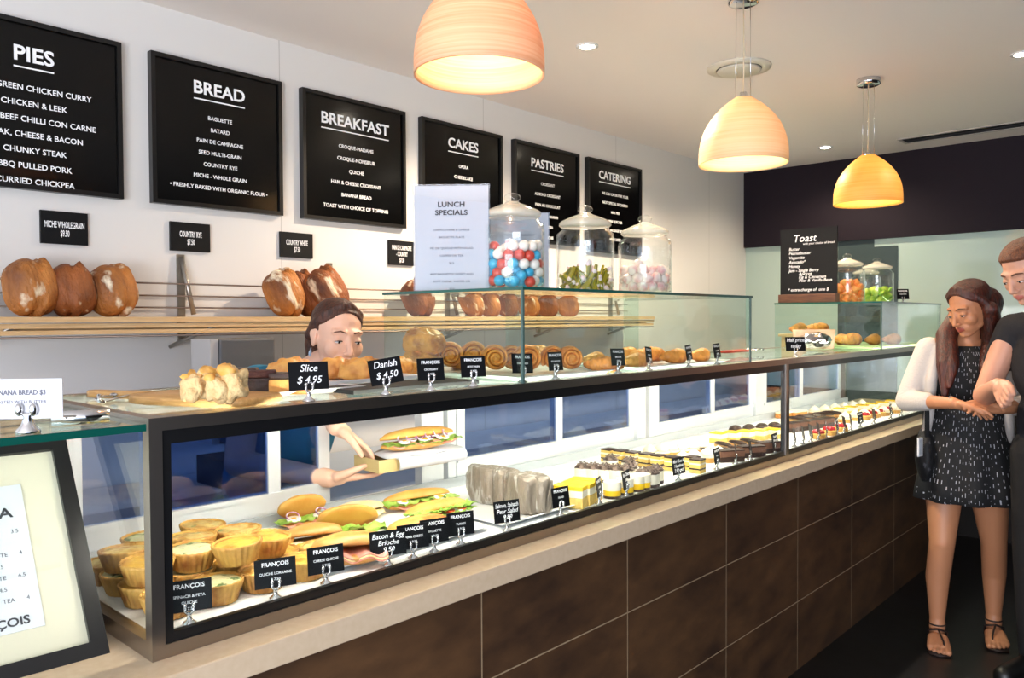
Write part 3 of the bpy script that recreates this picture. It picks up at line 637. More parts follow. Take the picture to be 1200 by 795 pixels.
for px, py, z, st, rz, sc in ((497, 425, ZC+.055, B1, -20, 1.1), (528, 436, ZC, SW, -40, 1.05), (490, 440, ZC, B1, 30, 1.0), (556, 436, ZC, SW, -44, 1.05), (580, 441, ZC, SW, -35, 1.0), (600, 440, ZC, SW, -36, .95), (618, 442, ZC, SW, -30, 1.0), (648, 439, ZC, SW, -40, .92), (668, 440, ZC, SW, -30, .92), (632, 430, ZC, B1, 10, .9), (548, 428, ZC, B1, 0, .95)):
    q = at(px, py, z=ZT); y = min(max(q.y+.04, 1.42), 1.80); x = q.x+(y-q.y)*.9 if False else at(px, 400, y=y).x
    lb = 'big round golden loaf resting on top of the pastry pile' if i == 0 else f'{"spiral golden roll" if st is SW else "plump golden pastry"} in the glass cover near pixel column {i}'
    lb = ['big round golden loaf resting on top of the pastry pile', 'spiral golden roll right under the big round loaf', 'plump golden pastry behind the Danish card in the pile', 'spiral golden roll behind the second printed card', 'spiral golden roll standing left of the glass corner', 'spiral golden roll at the glass corner', 'spiral golden roll just right of the glass corner', 'spiral golden roll left of the fourth printed card', 'spiral golden roll behind the fourth printed card', 'small plump pastry at the back behind the spiral rolls', 'plump pastry at the back between the two printed cards'][i]
    st.put(lb, (x, y, z), R_(rz), GS, scale=sc); i += 1
def crois():
    m = MB(); vs = []; n = 44
    pts = []; r = []
    for k in range(n):
        a = -1.15+2.3*k/(n-1); pts.append((.060*math.sin(a)*1.1, .05*(1-math.cos(a)), .020)); e = max(math.cos(a*1.22), .02)
        r.append(max(.005, .024*e**.8*(.84+.22*((k*.19) % 1))))
    m.tube(pts, r, 12); o = m.build('croissant', GOLD); o['category'] = 'croissant'; return o
CR_ = Stock(crois)
GA = 'flat golden pastries at the right of the glass cover'
for i, (px, py, lb, rz, sc) in enumerate(((708, 428, 'almond croissant behind the fifth printed card, leftmost of the flat ones', 20, 1.1), (722, 434, 'sugar dusted croissant in front at the left of the flat pastries', -30, 1.05), (757, 430, 'sugar dusted croissant between the fifth and sixth printed cards', 10, 1.1), (745, 420, 'croissant at the back behind the fifth printed card', 0, 1.1), (772, 422, 'croissant behind the sixth printed card', -20, 1.2), (803, 424, 'long croissant between the sixth and seventh printed cards', 0, 1.15), (832, 422, 'last croissant at the right by the red handle', 15, 1.1))):
    q = at(px, py, z=ZT+.01); CR_.put(lb, (q.x, min(q.y+.03, 1.80), ZC), R_(rz), GA, scale=sc)
qa, qb, qc = at(848, 411, y=1.64), at(874, 410.5, y=1.64), at(890, 410, y=1.64); zt = ZC+.012
t = thing('serving_tongs', 'red handled steel tongs behind the last printed card in the glass cover', 'tongs', (qa.x, 1.64, zt))
for s_ in (-1, 1):
    MB().tube([(0, s_*.006, 0), (qb.x-qa.x, s_*.018, 0)], .010, 10, r2=.006).build('red_handle', mat('red_plastic', '#b5231c', .35), t)
    MB().tube([(qb.x-qa.x, s_*.018, 0), (qc.x-qa.x-.01, s_*.016, .004), (qc.x-qa.x+.012, s_*.010, -.002)], [.007, .009, .007], 8, r2=.003).build('steel_jaw', CHROME, t)

# ------------------------------------------------------------------ quiches
def quiche(fm):
    def mk():
        t = thing('quiche', '', 'quiche'); pr = [(.001, 0), (.034, 0), (.036, .002), (.047, .036), (.048, .041), (.0455, .042), (.043, .036)]
        MB().lathe(pr[:6]+[(.043, .035), (.001, .034)], 96, flute=.035, nf=24).build('crust', QCRUST, t)
        m = MB(); vs = []; fs = []; nr, na = 7, 28
        m.lathe([(.0445-.0001, .033)]+[(.0445*(1-k/7), .0375+.004*math.sin(k/7*PI/2)) for k in range(7)]+[(.0001, .0415)], na)
        for i, v in enumerate(m.v): v.z += .003*noise.noise(Vector((v.x*60, v.y*60, 0)))
        m.build('filling', fm, t); return t
    return Stock(mk)
QA, QB, QC = quiche(QFILL), quiche(QFILLG), quiche(QFILLC)
GQ = 'small quiches piled at the left end of the case'
qs = [(150, 687, 0, QB, 'herb quiche under the topmost one behind the end glass'), (144, 660, 1, QC, 'cheese quiche on top of the pile, nearest behind the end glass'), (125, 670, 0, QA, 'quiche on the deck at the far left behind the menu frame'), (122, 645, 1, QA, 'leftmost quiche of the upper layer behind the end glass'), (163, 634, 1, QB, 'pale quiche at the back of the upper layer behind the end glass'), (166, 659, 0, QA, 'quiche on the deck below the pale one at the end glass'), (177, 691, 0, QC, 'cheese quiche low against the steel corner post'),
      (212, 644, 1, QB, 'herb quiche on top, first right of the corner post'), (214, 674, 0, QA, 'quiche under the herb one right of the corner post'), (229, 627, 1, QA, 'quiche at the back of the upper layer, second right of the post'), (258, 634, 1.35, QC, 'big browned quiche on the top of the pile'), (272, 621, 1, QA, 'pale quiche behind the big browned one'), (302, 625, 1, QC, 'rightmost quiche of the upper layer'), (236, 655, 0, QA, 'quiche on the deck under the big browned one, at its left'), (262, 659, 0, QB, 'green flecked quiche on the deck under the big browned one'), (288, 664, 0, QC, 'golden quiche on the deck in the middle row'), (316, 645, 0, QA, 'quiche on the deck under the rightmost upper one'), (245, 676, 0, QB, 'herb quiche on the deck, second row behind the first card'),
      (273, 686, 0, QB, 'herb flecked quiche at the front between the first two cards'), (228, 706, 0, QA, 'quiche half hidden by the first card at the post'), (331, 690, 0, QC, 'quiche half hidden by the second card'), (345, 655, 0, QA, 'quiche on the deck left of the ham roll'), (376, 671, 0, QC, 'rightmost quiche, behind the third card'), (300, 676, 0, QA, 'quiche at the front just left of the second card'), (240, 620, 1, QA, 'pale quiche farthest back on the upper layer')]
qp = []
for px, py, lv, st, lb in qs:
    q = at(px, py, z=ZD+.042+lv*.043); qp.append([q.x, min(max(q.y, 1.395), 1.79), lv])
for it in range(60):
    for i in range(len(qp)):
        for j in range(i):
            if abs(qp[i][2]-qp[j][2]) > .5: continue
            dx, dy = qp[i][0]-qp[j][0], qp[i][1]-qp[j][1]; L = math.hypot(dx, dy)+1e-6
            if L < .096:
                k = (.096-L)/L*.25; qp[i][0] += dx*k; qp[i][1] += dy*k; qp[j][0] -= dx*k; qp[j][1] -= dy*k
        qp[i][0] = max(qp[i][0], .63); qp[i][1] = min(max(qp[i][1], 1.432), 1.797)
for i, (px, py, lv, st, lb) in enumerate(qs):
    q = Vector((qp[i][0], qp[i][1], 0)); y = q.y; st.put(lb, (q.x, y, ZD+.0005+lv*.043), i*1.3, GQ, rot=(R_(rand(-3, 3)) if lv else 0, R_(rand(-3, 3)) if lv else 0, i*1.3))

# ------------------------------------------------------------------ filled rolls and baguettes
def half(L, w_, h, up, seed, m_=BAGUE):
    def fn(d):
        k = 1+.05*noise.noise(d*2.5+Vector((seed, 0, 0)))
        if (d.z < 0) == up: k *= min(1, .22/max(abs(d.z), .001)) if abs(d.z) > .22 else 1
        return k
    return MB().ell((0, 0, 0), (L/2, w_/2, h), nu=32, nv=20, fn=fn)
def leaf(m, x, y, z, s_, seed, m_i=0):
    vs = []; n = 7
    for i in range(n):
        for j in range(n):
            u, v = i/(n-1)-.5, j/(n-1)-.5; vs.append((x+u*s_, y+v*s_*.9, z+.22*s_*noise.noise(Vector((u*4+seed, v*4, seed)))))
    fs = [(i*n+j, (i+1)*n+j, (i+1)*n+j+1, i*n+j+1) for i in range(n-1) for j in range(n-1)]
    k = len(vs); vs2 = vs+[(a, b, c-.0015) for a, b, c in vs]
    fs2 = fs+[tuple(q+k for q in reversed(f_)) for f_ in fs]; m.add(vs2, fs2, True)
def sandwich(name, label, cat, loc, rz, L, w_, h, fill, seed, group=None, gape=.014, m_=None, tilt=12):
    t = thing(name, label, cat, loc, rz, group); m_ = m_ or BAGUE
    b = half(L, w_, h*.8, False, seed); o = b.build('bottom_bread', m_, t); o.location = (0, 0, h*.8)
    u = half(L, w_, h, True, seed+4); o = u.build('top_bread', m_, t); o.location = (0, .006, h*.8+gape+.003); o.rotation_euler = (R_(-tilt), 0, 0)
    z = h*.8+.002; n = max(3, int(L/.035)); random.seed(int(seed*10))
    for f_ in fill:
        if f_ == 'lettuce':
            for k in range(n): m = MB(); leaf(m, (k/(n-1)-.5)*L*.84, -w_*.30, z+.003+rand(0, .004), .05, seed+k); m.build('lettuce_leaf', LETT, t)
        elif f_ in ('ham', 'cheese'):
            m = MB(); vs = []; K = 24
            for k in range(K+1):
                x = (k/K-.5)*L*.86; wv = .006*math.sin(k*.9+seed); 
                vs += [(x, -w_*.54+wv, z-.006+.006*math.sin(k*.7+seed)), (x, w_*.2, z), (x, w_*.2, z+.003), (x, -w_*.54+wv, z-.003+.006*math.sin(k*.7+seed))]
            m.loft([vs[4*k:4*k+4] for k in range(K+1)]); m.build(f_+'_slice', HAM if f_ == 'ham' else CHEESE, t)
        elif f_ == 'egg':
            for k in range(max(2, n//2)):
                o = MB().lathe([(.001, 0), (.018, 0), (.019, .002), (.018, .005), (.001, .005)], 18, sy=.8).build('egg_slice', EGGW, t); o.location = ((k/(max(2, n//2)-1)-.5)*L*.55, -w_*.36, z); o.rotation_euler = (R_(12), 0, 0)
                y_ = MB().ell((0, -.004, .005), (.009, .008, .0025)).build('yolk', YOLK, o)
        elif f_ == 'onion':
            for k in range(n-1):
                o = MB().tube([(.016*math.cos(a*PI/8), .012*math.sin(a*PI/8), 0) for a in range(16)], .002, 6, True).build('onion_ring', ONION, t); o.location = ((k/(n-2)-.5)*L*.6, -w_*.38, z+.007); o.rotation_euler = (R_(40), R_(10*k), 0)
        elif f_ == 'tomato':
            for k in range(n-1):
                o = MB().lathe([(.001, 0), (.017, 0), (.0175, .002), (.017, .004), (.001, .004)], 16).build('tomato_slice', TOMAT, t); o.location = ((k/(n-2)-.5)*L*.62, -w_*.34, z-.002); o.rotation_euler = (R_(8), 0, 0)
        z += .004
    random.seed(int(seed*77)); return t
ZTR = ZD+.0045
def onp(px, py, z): q = at(px, py, z=z); return (q.x, q.y)
GB = 'filled rolls on the white tray in the case'
def sw_at(px, py, *a, z=ZTR, label='', **k):
    x, y = onp(px, py, z+.03); return sandwich(k.pop('name', 'filled_roll'), label, k.pop('cat', 'sandwich'), (x, y, z), *a, **k)
BRIO = mat('brioche_crust', '#d9a45c', .4, col2='#c58640', cscale=12, cpos=(.3, .7), coat=.2)
sw_at(368, 630, R_(-22), .135, .08, .024, ['egg', 'cheese'], 1.2, label='egg filled brioche roll at the left end of the filled rolls', group=GB, gape=.016, m_=BRIO, tilt=16)
sw_at(412, 645, R_(-30), .17, .085, .027, ['ham', 'cheese', 'ham'], 2.3, label='long ham and cheese roll behind the Bacon & Egg card', group=GB, gape=.018, m_=BRIO, tilt=18)
sw_at(355, 603, R_(-10), .13, .075, .02, ['ham', 'lettuce', 'egg', 'onion'], 3.1, label='open salad roll at the back left of the filled rolls', group=GB, gape=.03, tilt=60)
sw_at(408, 615, R_(-28), .15, .075, .018, ['ham', 'lettuce', 'lettuce'], 4.4, label='open salami and lettuce roll in the middle of the tray', group=GB, gape=.03, tilt=60)
sw_at(420, 596, R_(-12), .15, .07, .022, ['cheese'], 5.2, label='pale floury roll at the back of the tray', group=GB, gape=.006, m_=mat('floury_roll', '#f0dfba', .6, col2='#e4c88f', cscale=12))
sw_at(492, 617, R_(-12), .17, .08, .026, ['cheese', 'ham'], 6.1, label='crusty closed roll behind the printed cards at the tray front', group=GB, gape=.006, m_=GOLDL)
sw_at(490, 583, R_(-12), .21, .062, .021, ['ham', 'lettuce', 'egg'], 7.7, label='salad baguette at the back right of the tray', group=GB, gape=.012)
sw_at(512, 597, R_(-2), .205, .064, .022, ['lettuce', 'egg', 'tomato', 'lettuce'], 8.3, label='salad baguette with egg in front of the other baguette', group=GB, gape=.012)
# wrapped sandwiches
WRAP = mat('wrap_paper', '#7c6f60', .3, col2='#9a8d7c', cscale=14, cpos=(.35, .7), col3='#c9c4ba', c3=(.56, .64), c3scale=30, bump=1.0, bscale=45, coat=.4, stretch=(1.6, 1.6, .5))
GW = 'wrapped sandwiches standing on the white tray'
def wrapped(seed):
    m = MB(); m.ell((0, 0, .052), (.026, .062, .055), nu=36, nv=26, fn=lambda d: min(1/max(abs(d.x), abs(d.y), abs(d.z)), 1.35)*.94*(1+.05*noise.noise(d*5+Vector((seed, 0, 0)))+.03*noise.noise(d*11+Vector((seed, 3, 0)))))
    return m
for i, (px, py, s_, lb) in enumerate(((572, 592, 1.0, 'leftmost paper wrapped sandwich on its tray'), (588, 594, 1.0, 'second paper wrapped sandwich from the left'), (601, 596, 1.0, 'third paper wrapped sandwich, before the Salmon card'), (618, 604, 1.0, 'fourth paper wrapped sandwich from the left'), (634, 604, 1.05, 'rightmost paper wrapped sandwich near the salad card'))):
    x, y = onp(px, py, ZTR); t = thing('wrapped_sandwich', lb, 'sandwich', (x+.02, min(y+.04, 1.72), ZTR), R_(-10-4*(i % 2)), GW); wrapped(i*2.3).build('wrapper', WRAP, t)
    MB().box(-.020, .020, -.056, -.050, .012, .094, bev=.003).build('folded_flap', WRAP, t)

# ------------------------------------------------------------------ cakes
def cake_round(name, layers, r, top=None, n=22):
    def mk():
        t = thing(name, '', 'cake'); z = 0
        for nm, m_, h in layers: MB().lathe([(.001, z), (r, z), (r, z+h), (.001, z+h)], n, smooth=False).build(nm, m_, t); z += h
        if top == 'flakes':
            m = MB(); random.seed(3); m.ell((0, 0, z), (r*.98, r*.98, .012), nu=20, nv=8, fn=wob(5, .25, 5))
            for k in range(26): a = rand(0, 2*PI); q = r*math.sqrt(rand(0, .9)); m.box(-.006, .006, -.002, .002, -.0012, .0012, T=Matrix.Translation((q*math.cos(a), q*math.sin(a), z+.008+rand(0, .007))) @ Euler((rand(-1, 1), rand(-1, 1), a)).to_matrix().to_4x4())
            m.build('chocolate_flakes', mat('choc_flakes', '#4b3a34', .45, col2='#8a7568', cscale=60), t)
        elif top == 'cream':
            m = MB(); m.lathe([(r*.8, z), (r*.85, z+.008), (r*.5, z+.02), (.001, z+.03)], 16, flute=.12, nf=7); m.build('whipped_cream', CREAM, t)
        elif top == 'berries':
            m = MB()
            for k in range(5): a = k*1.257; m.ell((r*.5*math.cos(a), r*.5*math.sin(a), z+.004), r*.36)
            m.build('berries', mat('red_berries', '#b3202a', .25), t)
        elif top == 'dome':
            m = MB(); m.ell((0, 0, z), (r, r, r*.8), nu=20, nv=12, fn=lambda d: 1 if d.z > 0 else .3); m.build('dome', CHOC, t)
        return t
    return Stock(mk)
def cake_square(name, layers, a, b):
    def mk():
        t = thing(name, '', 'cake'); z = 0
        for nm, m_, h in layers: MB().box(-a/2, a/2, -b/2, b/2, z, z+h, bev=min(.002, h*.3)).build(nm, m_, t); z += h
        return t
    return Stock(mk)
CHEESEC = cake_round('chocolate_topped_cheesecake', [('biscuit_base', CHOC, .01), ('cream_filling', CREAM, .032)], .026, 'flakes')
OPERA = cake_square('layer_cake', [('sponge_layer', SPONGE, .012), ('cream_layer', CHOC, .005), ('sponge_layer', SPONGE, .012), ('cream_layer', CREAM, .006), ('sponge_layer', SPONGE, .009), ('chocolate_top', CHOC, .005)], .046, .042)
MANGO = cake_round('mango_mousse_cake', [('biscuit_base', CHOC, .008), ('mango_layer', LEMON, .016), ('cream_layer', CREAM, .024)], .027)
YSL = cake_square('lemon_slice', [('sponge', SPONGE, .03), ('cream_filling', CREAM, .02), ('lemon_glaze', LEMON, .012)], .045, .09)
TARTC = cake_round('cream_tart', [('pastry_case', QCRUST, .018), ('cream_filling', CREAM, .006)], .033, 'cream')
TARTB = cake_round('berry_tart', [('pastry_case', QCRUST, .018), ('custard', SPONGE, .005)], .033, 'berries')
DOME = cake_round('chocolate_dome', [('biscuit_base', QCRUST, .008)], .03, 'dome')
PASS = cake_square('passion_slice', [('sponge', SPONGE, .02), ('cream_filling', CREAM, .02), ('lemon_glaze', LEMON, .006)], .05, .06)
def eclair():
    t = thing('eclair', '', 'eclair'); half(.13, .042, .02, False, 2).build('choux', mat('choux', '#c99a55', .5, col2='#a8712f', cscale=14), t).location = (0, 0, .018)
    o = MB().ell((0, 0, .026), (.062, .019, .013), nu=26, nv=14, fn=lambda d: 1 if d.z > 0 else .3).build('chocolate_icing', CHOC, t); return t
ECL = Stock(eclair)
CHS = cake_square('chocolate_slice', [('biscuit_base', CHOC, .02), ('chocolate_mousse', mat('choc_mousse', '#6a4736', .6), .02), ('cocoa_top', CHOC, .005)], .045, .10)
CARA = cake_square('caramel_slice', [('biscuit_base', GOLDL, .012), ('caramel', mat('caramel', '#c98d43', .35), .012), ('cream_top', CREAM, .008)], .05, .12)
def row(st, pts, what, grp, rz=0, z=ZD+.0005, sc=1, jit=.003):
    n = 0
    for (ax, ay), (bx, by), k in pts:
        A, B = at(ax, ay, z=z), at(bx, by, z=z)
        for i in range(k):
            f_ = i/(k-1) if k > 1 else 0; p_ = A.lerp(B, f_)
            st.put(what.format(ORD[n] if n < 16 else 'last'), (p_.x+rand(-jit, jit), min(max(p_.y, 1.385), 1.81)+rand(-jit, jit), z), rz+rand(-.1, .1), grp, scale=sc); n += 1
row(YSL, [((668, 594), (686, 586), 3)], 'yellow lemon slice right of the wrapped sandwiches, {} from the left', 'lemon slices', R_(20))
row(CHEESEC, [((683, 563), (735, 566), 5), ((716, 553), (738, 556), 2), ((754, 570), (782, 573), 3), ((738, 563), (768, 566), 2)], 'chocolate topped cheesecake in the middle of the case, {} counting from the left', 'round cheesecakes with chocolate flakes')
row(OPERA, [((714, 541), (788, 551), 6), ((812, 551), (826, 555), 2)], 'layer cake with dark top behind the cheesecakes, {} from the left', 'small layer cakes')
row(MANGO, [((720, 584), (756, 577), 3), ((770, 576), (771, 576), 1)], 'mango mousse cake at the front by the Mini Cheese card, {} from the left', 'mango mousse cakes')
row(TARTC, [((762, 537), (822, 531), 6), ((800, 546), (842, 539), 4)], 'cream topped tart right of the layer cakes, {} counting from the back row left', 'cream topped tarts')
row(ECL, [((832, 536), (878, 532), 4), ((848, 528), (880, 524), 3)], 'chocolate eclair behind the printed cards left of the mullion, {} from the left', 'chocolate eclairs', R_(70), sc=.9)
row(PASS, [((842, 519), (905, 514), 5)], 'yellow passion slice left of the mullion, {} from the left', 'passion slices', 0, sc=1.0)
row(DOME, [((862, 507), (908, 503), 4)], 'dark chocolate dome at the back left of the mullion, {} from the left', 'chocolate domes', sc=1.1)
row(CHS, [((855, 541), (905, 531), 3)], 'flat chocolate slice by the Passion card, {} from the left', 'chocolate slices', R_(60))
row(CARA, [((914, 489), (935, 488), 3)], 'caramel slice at the back behind the mullion, {} from the left', 'caramel slices', R_(80))
row(CHS, [((930, 506), (968, 500), 5)], 'long chocolate slice right of the mullion, {} from the left', 'chocolate slices right of the mullion', R_(85))
row(ECL, [((935, 497), (975, 490), 5)], 'eclair in the row right of the mullion, {} from the left', 'eclairs right of the mullion', R_(80))
row(TARTB, [((958, 514), (985, 506), 3), ((1012, 492), (1040, 485), 4)], 'red berry tart in the far part of the case, {} from the left', 'berry tarts')
row(TARTC, [((955, 487), (1010, 479), 6), ((990, 495), (1035, 487), 5), ((1048, 484), (1085, 476), 4)], 'cream tart in the far part of the case, {} counting from the left', 'far cream tarts')
row(PASS, [((985, 488), (1045, 478), 6)], 'yellow slice in the far part of the case, {} from the left', 'far yellow slices')

# ------------------------------------------------------------------ jars, candy
def jar(name, label, loc, r, h, group):
    t = thing(name, label, 'jar', loc, 0, group); k = h/.285; wl = .004
    prof = [(.001, 0), (r*.96, 0), (r, .008), (r, .178*k), (r*.97, .19*k), (r*.82, .203*k), (r*.82, .213*k)]
    inn = [(r*.82-wl, .213*k), (r*.82-wl, .204*k), (r*.97-wl, .189*k), (r-wl, .177*k), (r-wl, .012), (.001, .008)]
    MB().lathe(prof+inn, 40).build('glass_body', JARG, t)
    l = MB(); l.lathe([(.001, .2135*k), (r*.86, .2135*k), (r*.9, .217*k), (r*.9, .226*k), (r*.84, .231*k), (r*.45, .247*k), (r*.26, .253*k), (r*.2, .258*k), (.001, .258*k)], 40)
    l.build('lid', LIDG, t); MB().ell((0, 0, .270*k), (r*.26, r*.26, .0135*k), nu=20, nv=12).build('lid_knob', JARG, t)
    return t
LIDG = mat('lid_glass', '#e6e2cf', .06, trans=0, coat=.6); 
_n = LIDG.node_tree; _b = _n.nodes['Principled BSDF']; _t = _n.nodes.new('ShaderNodeBsdfTransparent'); _m = _n.nodes.new('ShaderNodeMixShader'); _m.inputs[0].default_value = .5
_n.links.new(_t.outputs[0], _m.inputs[1]); _n.links.new(_b.outputs[0], _m.inputs[2]); _n.links.new(_m.outputs[0], _n.nodes['Material Output'].inputs[0])
ZJ = 1.5625; RJ = .093
def pack(r, jr, h, n, zb, seed, flat=1.0):
    """pile of n balls in a cylinder: random drops, pushed apart"""
    random.seed(seed); P = []
    for i in range(n): a = rand(0, 2*PI); q = (jr-r)*math.sqrt(random.random()); P.append([q*math.cos(a), q*math.sin(a), zb+r+rand(0, h)])
    for it in range(140):
        for i in range(n):
            P[i][2] -= .0012
            for j in range(i):
                d = [P[i][k]-P[j][k] for k in range(3)]; L = math.sqrt(sum(c*c for c in d))+1e-9
                if L < 2*r:
                    s_ = (2*r-L)/L*.5
                    for k in range(3): P[i][k] += d[k]*s_; P[j][k] -= d[k]*s_
            q = math.hypot(P[i][0], P[i][1]); lim = jr-r
            if q > lim: P[i][0] *= lim/q; P[i][1] *= lim/q
            P[i][2] = max(P[i][2], zb+r)
    return P
def fill(kinds, P, c, zj, grp, sq=(1, 1, 1)):
    for i, p_ in enumerate(P):
        st, lb = kinds[i % len(kinds)]
        st.put(lb, (c[0]+p_[0], c[1]+p_[1], zj+p_[2]), 0, grp, rot=(rand(0, 6), rand(0, 6), rand(0, 6)))
def ball(name, m_, r, cat, fn=None):
    def mk(): o = MB().ell((0, 0, 0), r, nu=16, nv=10, fn=fn).build(name, m_); o['category'] = cat; return o
    return Stock(mk)
J1 = (1.700, 1.56); J2 = (2.045, 1.56); J3 = (2.392, 1.56)
GJ = 'big candy jars on the large glass cover'
jar('glass_jar', 'big lidded glass jar of red, white and blue candy balls', (J1[0], J1[1], ZJ), RJ, .285, GJ)
jar('glass_jar', 'big lidded glass jar of yellow striped candies, middle of three', (J2[0], J2[1], ZJ), RJ, .285, GJ)
jar('glass_jar', 'big lidded glass jar of pink and white meringues, rightmost of three', (J3[0], J3[1], ZJ), RJ, .285, GJ)
P = pack(.0158, RJ-.006, .2, 124, .0125, 4)
fill([(ball('candy_ball', mat('candy_blue', '#3fa9d0', .3), .016, 'candy'), 'blue candy ball in the big jar beside the lunch sign'), (ball('candy_ball', mat('candy_white', '#efe6dc', .3), .016, 'candy'), 'white candy ball in the big jar beside the lunch sign'), (ball('candy_ball', mat('candy_red', '#cf4b3c', .3), .016, 'candy'), 'red candy ball in the big jar beside the lunch sign')], P, J1, ZJ, 'candy balls in the jar')
def twist():
    t = thing('striped_candy', '', 'candy'); MB().box(-.021, .021, -.0085, .0085, -.004, .004, bev=.003).build('body', mat('candy_yellow', '#cdb21f', .3, col2='#5d6a12', cscale=3, cpos=(.48, .52), stretch=(.1, 160, 160)), t)
    MB().ell((0.022, 0, 0), (.008, .0085, .006), nu=12, nv=8, fn=wob(1, .4)).build('wrapper_end', mat('candy_pink', '#e58a9c', .35, col2='#f6e6e6', cscale=60), t); return t
fill([(Stock(twist), 'yellow striped candy with pink end in the middle jar')], pack(.0135, RJ-.012, .10, 84, .0125, 9), J2, ZJ, 'striped candies in the jar')
MER = ball('meringue', mat('meringue', '#f6e6dc', .6, col2='#e58f92', cscale=18, cpos=(.52, .72)), .019, 'meringue', wob(4, .28, 3))
fill([(MER, 'pink and white meringue in the right jar')], pack(.0175, RJ-.006, .13, 56, .0125, 12), J3, ZJ, 'meringues in the jar')
# far jars
K1, K2, K3 = at(995, 357, y=1.62), at(1026, 357, y=1.62), at(1041, 357, y=1.78)
GF = 'jars of dried fruit beside the chalkboard'
jar('glass_jar', 'far glass jar of orange dried fruit right of the chalkboard', (K1.x-.03, 1.62, ZJ), .092, .275, GF)
jar('glass_jar', 'far glass jar of green dried fruit, second from the chalkboard', (K2.x-.04, 1.60, ZJ), .092, .275, GF)
jar('glass_jar', 'farthest glass jar half hidden behind the green fruit jar', (K2.x+.13, 1.72, ZJ), .085, .25, GF)
APR = ball('dried_apricot', mat('apricot', '#e0782a', .4, col2='#f0a050', cscale=20), (.024, .021, .011), 'dried fruit', wob(3, .25, 2)); KIW = ball('dried_kiwi', mat('kiwi', '#7fae2a', .4, col2='#b9cf4e', cscale=20), (.024, .022, .009), 'dried fruit', wob(6, .25, 2))
fill([(APR, 'orange dried apricot in the far jar by the chalkboard')], pack(.0175, .085, .17, 64, .0125, 21), (K1.x-.03, 1.62), ZJ, 'dried apricots in the jar')
fill([(KIW, 'green dried kiwi slice in the far jar')], pack(.0175, .085, .12, 44, .0125, 22), (K2.x-.04, 1.60), ZJ, 'dried kiwi in the jar')
price_card(0, 0, ZJ, 'small black card before the green dried fruit jar', R_(-40), ['FRANÇOIS', 'DRIED FRUIT'], False, .075, .06, None, 0, Vector((K2.x-.06, 1.45, 0)))

# ------------------------------------------------------------------ signs on the glass covers
def acrylic_sign(name, label, loc, rz, w_, h, title, lines, big):
    t = thing(name, label, 'sign', loc, rz)
    MB().box(-w_/2-.004, w_/2+.004, -.003, -.001, 0, h+.004).build('acrylic_front', ACRYL, t); MB().box(-w_/2-.004, w_/2+.004, .0012, .003, 0, h+.004).build('acrylic_back', ACRYL, t)
    MB().box(-w_/2-.004, w_/2+.004, .003, .07, 0, .003).build('acrylic_foot', ACRYL, t)
    MB().box(-w_/2, w_/2, -.0008, .001, .002, h).build('paper_sheet', PAPER, t); z = h*.80
    for s_ in title: MB().text(s_, big, 0, z, -.0034, bold=.02, sx=1.15).build('title_lettering', DINK, t); z -= big*1.15
    z -= .022
    for s_ in lines: MB().text(s_, .0085, 0, z, -.0034, sx=1.1).build('small_lettering', GINK, t); z -= .021 if s_ else .01
    return t
LUN = ['CHARCUTERIE & CHEESE', 'BAGUETTE PLATE', '', 'PIE OR QUICHE WITH SALAD', 'COFFEE OR TEA', '$15', '', 'ANY BAGUETTE, SWEET AND', 'SOFT DRINK, WATER OR', '$14', '', 'FRANÇOIS']
acrylic_sign('lunch_sign', 'white LUNCH SPECIALS sheet in a clear stand left of the candy jars', (1.548, 1.655, ZJ), R_(-50), .21, .297, ['LUNCH', 'SPECIALS'], LUN, .02)
acrylic_sign('paper_sign', 'white paper sign in a clear stand between the first two candy jars', (1.93, 1.74, ZJ), R_(-40), .19, .265, [], ['PLEASE ASK OUR STAFF'], .02)
t = thing('chalkboard', 'black chalkboard reading Toast on the far glass cover', 'chalkboard', (4.185, 1.705, ZJ), R_(-90)); w_ = .152
MB().box(-w_, w_, -.006, .006, .045, .395).build('board', SIGN, t); MB().box(-w_-.002, w_+.002, -.03, .03, 0, .045, bev=.003).build('wooden_foot', mat('walnut_wood', '#4a2a18', .5, col2='#5d3820', cscale=8, stretch=(2, 30, 30)), t)
MB().text('Toast', .055, -.02, .325, -.0065, shear=.2, bold=.004).build('chalk_title', INK, t); MB().text('with your choice of bread', .016, .055, .308, -.0065, shear=.2).build('chalk_line', INK, t)
for s_, x, z in (('Butter', -.105, .28), ('Peanutbutter', -.105, .258), ('Vegemite', -.105, .234), ('Avocado*', -.105, .211), ('Honey', -.105, .188), ('Jam - Single Berry', -.105, .165), ('Apricot', -.05, .147), ('Fig & Cinnamon', -.05, .129), ('Pear & Vanilla Bean', -.05, .111), ('* extra charge of  one $', -.11, .062)):
    MB().text(s_, .0225, x, z, -.0065, align='LEFT', shear=.2, bold=.004).build('chalk_line', INK, t)

# ------------------------------------------------------------------ far glass cover contents
for i, (px, py, lb, rz, z) in enumerate(((936, 402, 'golden croissant on the left in the far glass cover', 10, .075), (959, 402, 'golden croissant above the foil bag in the far glass cover', -20, .075), (986, 398, 'croissant just right of the foil bag in the far glass cover', 20, .012), (1000, 403, 'big croissant in the middle of the far green board', -10, .012), (1025, 404, 'croissant by the dark corner joint of the far cover', 10, .012), (1048, 406, 'rightmost croissant in the far glass cover', 0, .012))):
    q = at(px, 400, y=(0, 0, 1.66, 1.56, 1.50, 1.44)[i]) if i > 1 else at(px, 384, y=1.78); CR_.put(lb, (q.x, q.y if i > 1 else 1.77, ZT+z), R_(rz), 'croissants in the far glass cover', scale=1.35 if i != 3 else 1.5)
o = box('green_board', mat('pale_green_board', '#bfd39a', .4), (4.20, 5.1, 1.38, 1.84, ZT+.0005, ZT+.0115), None, .002); tag(o, 'pale green board under the croissants in the far glass cover', 'board')
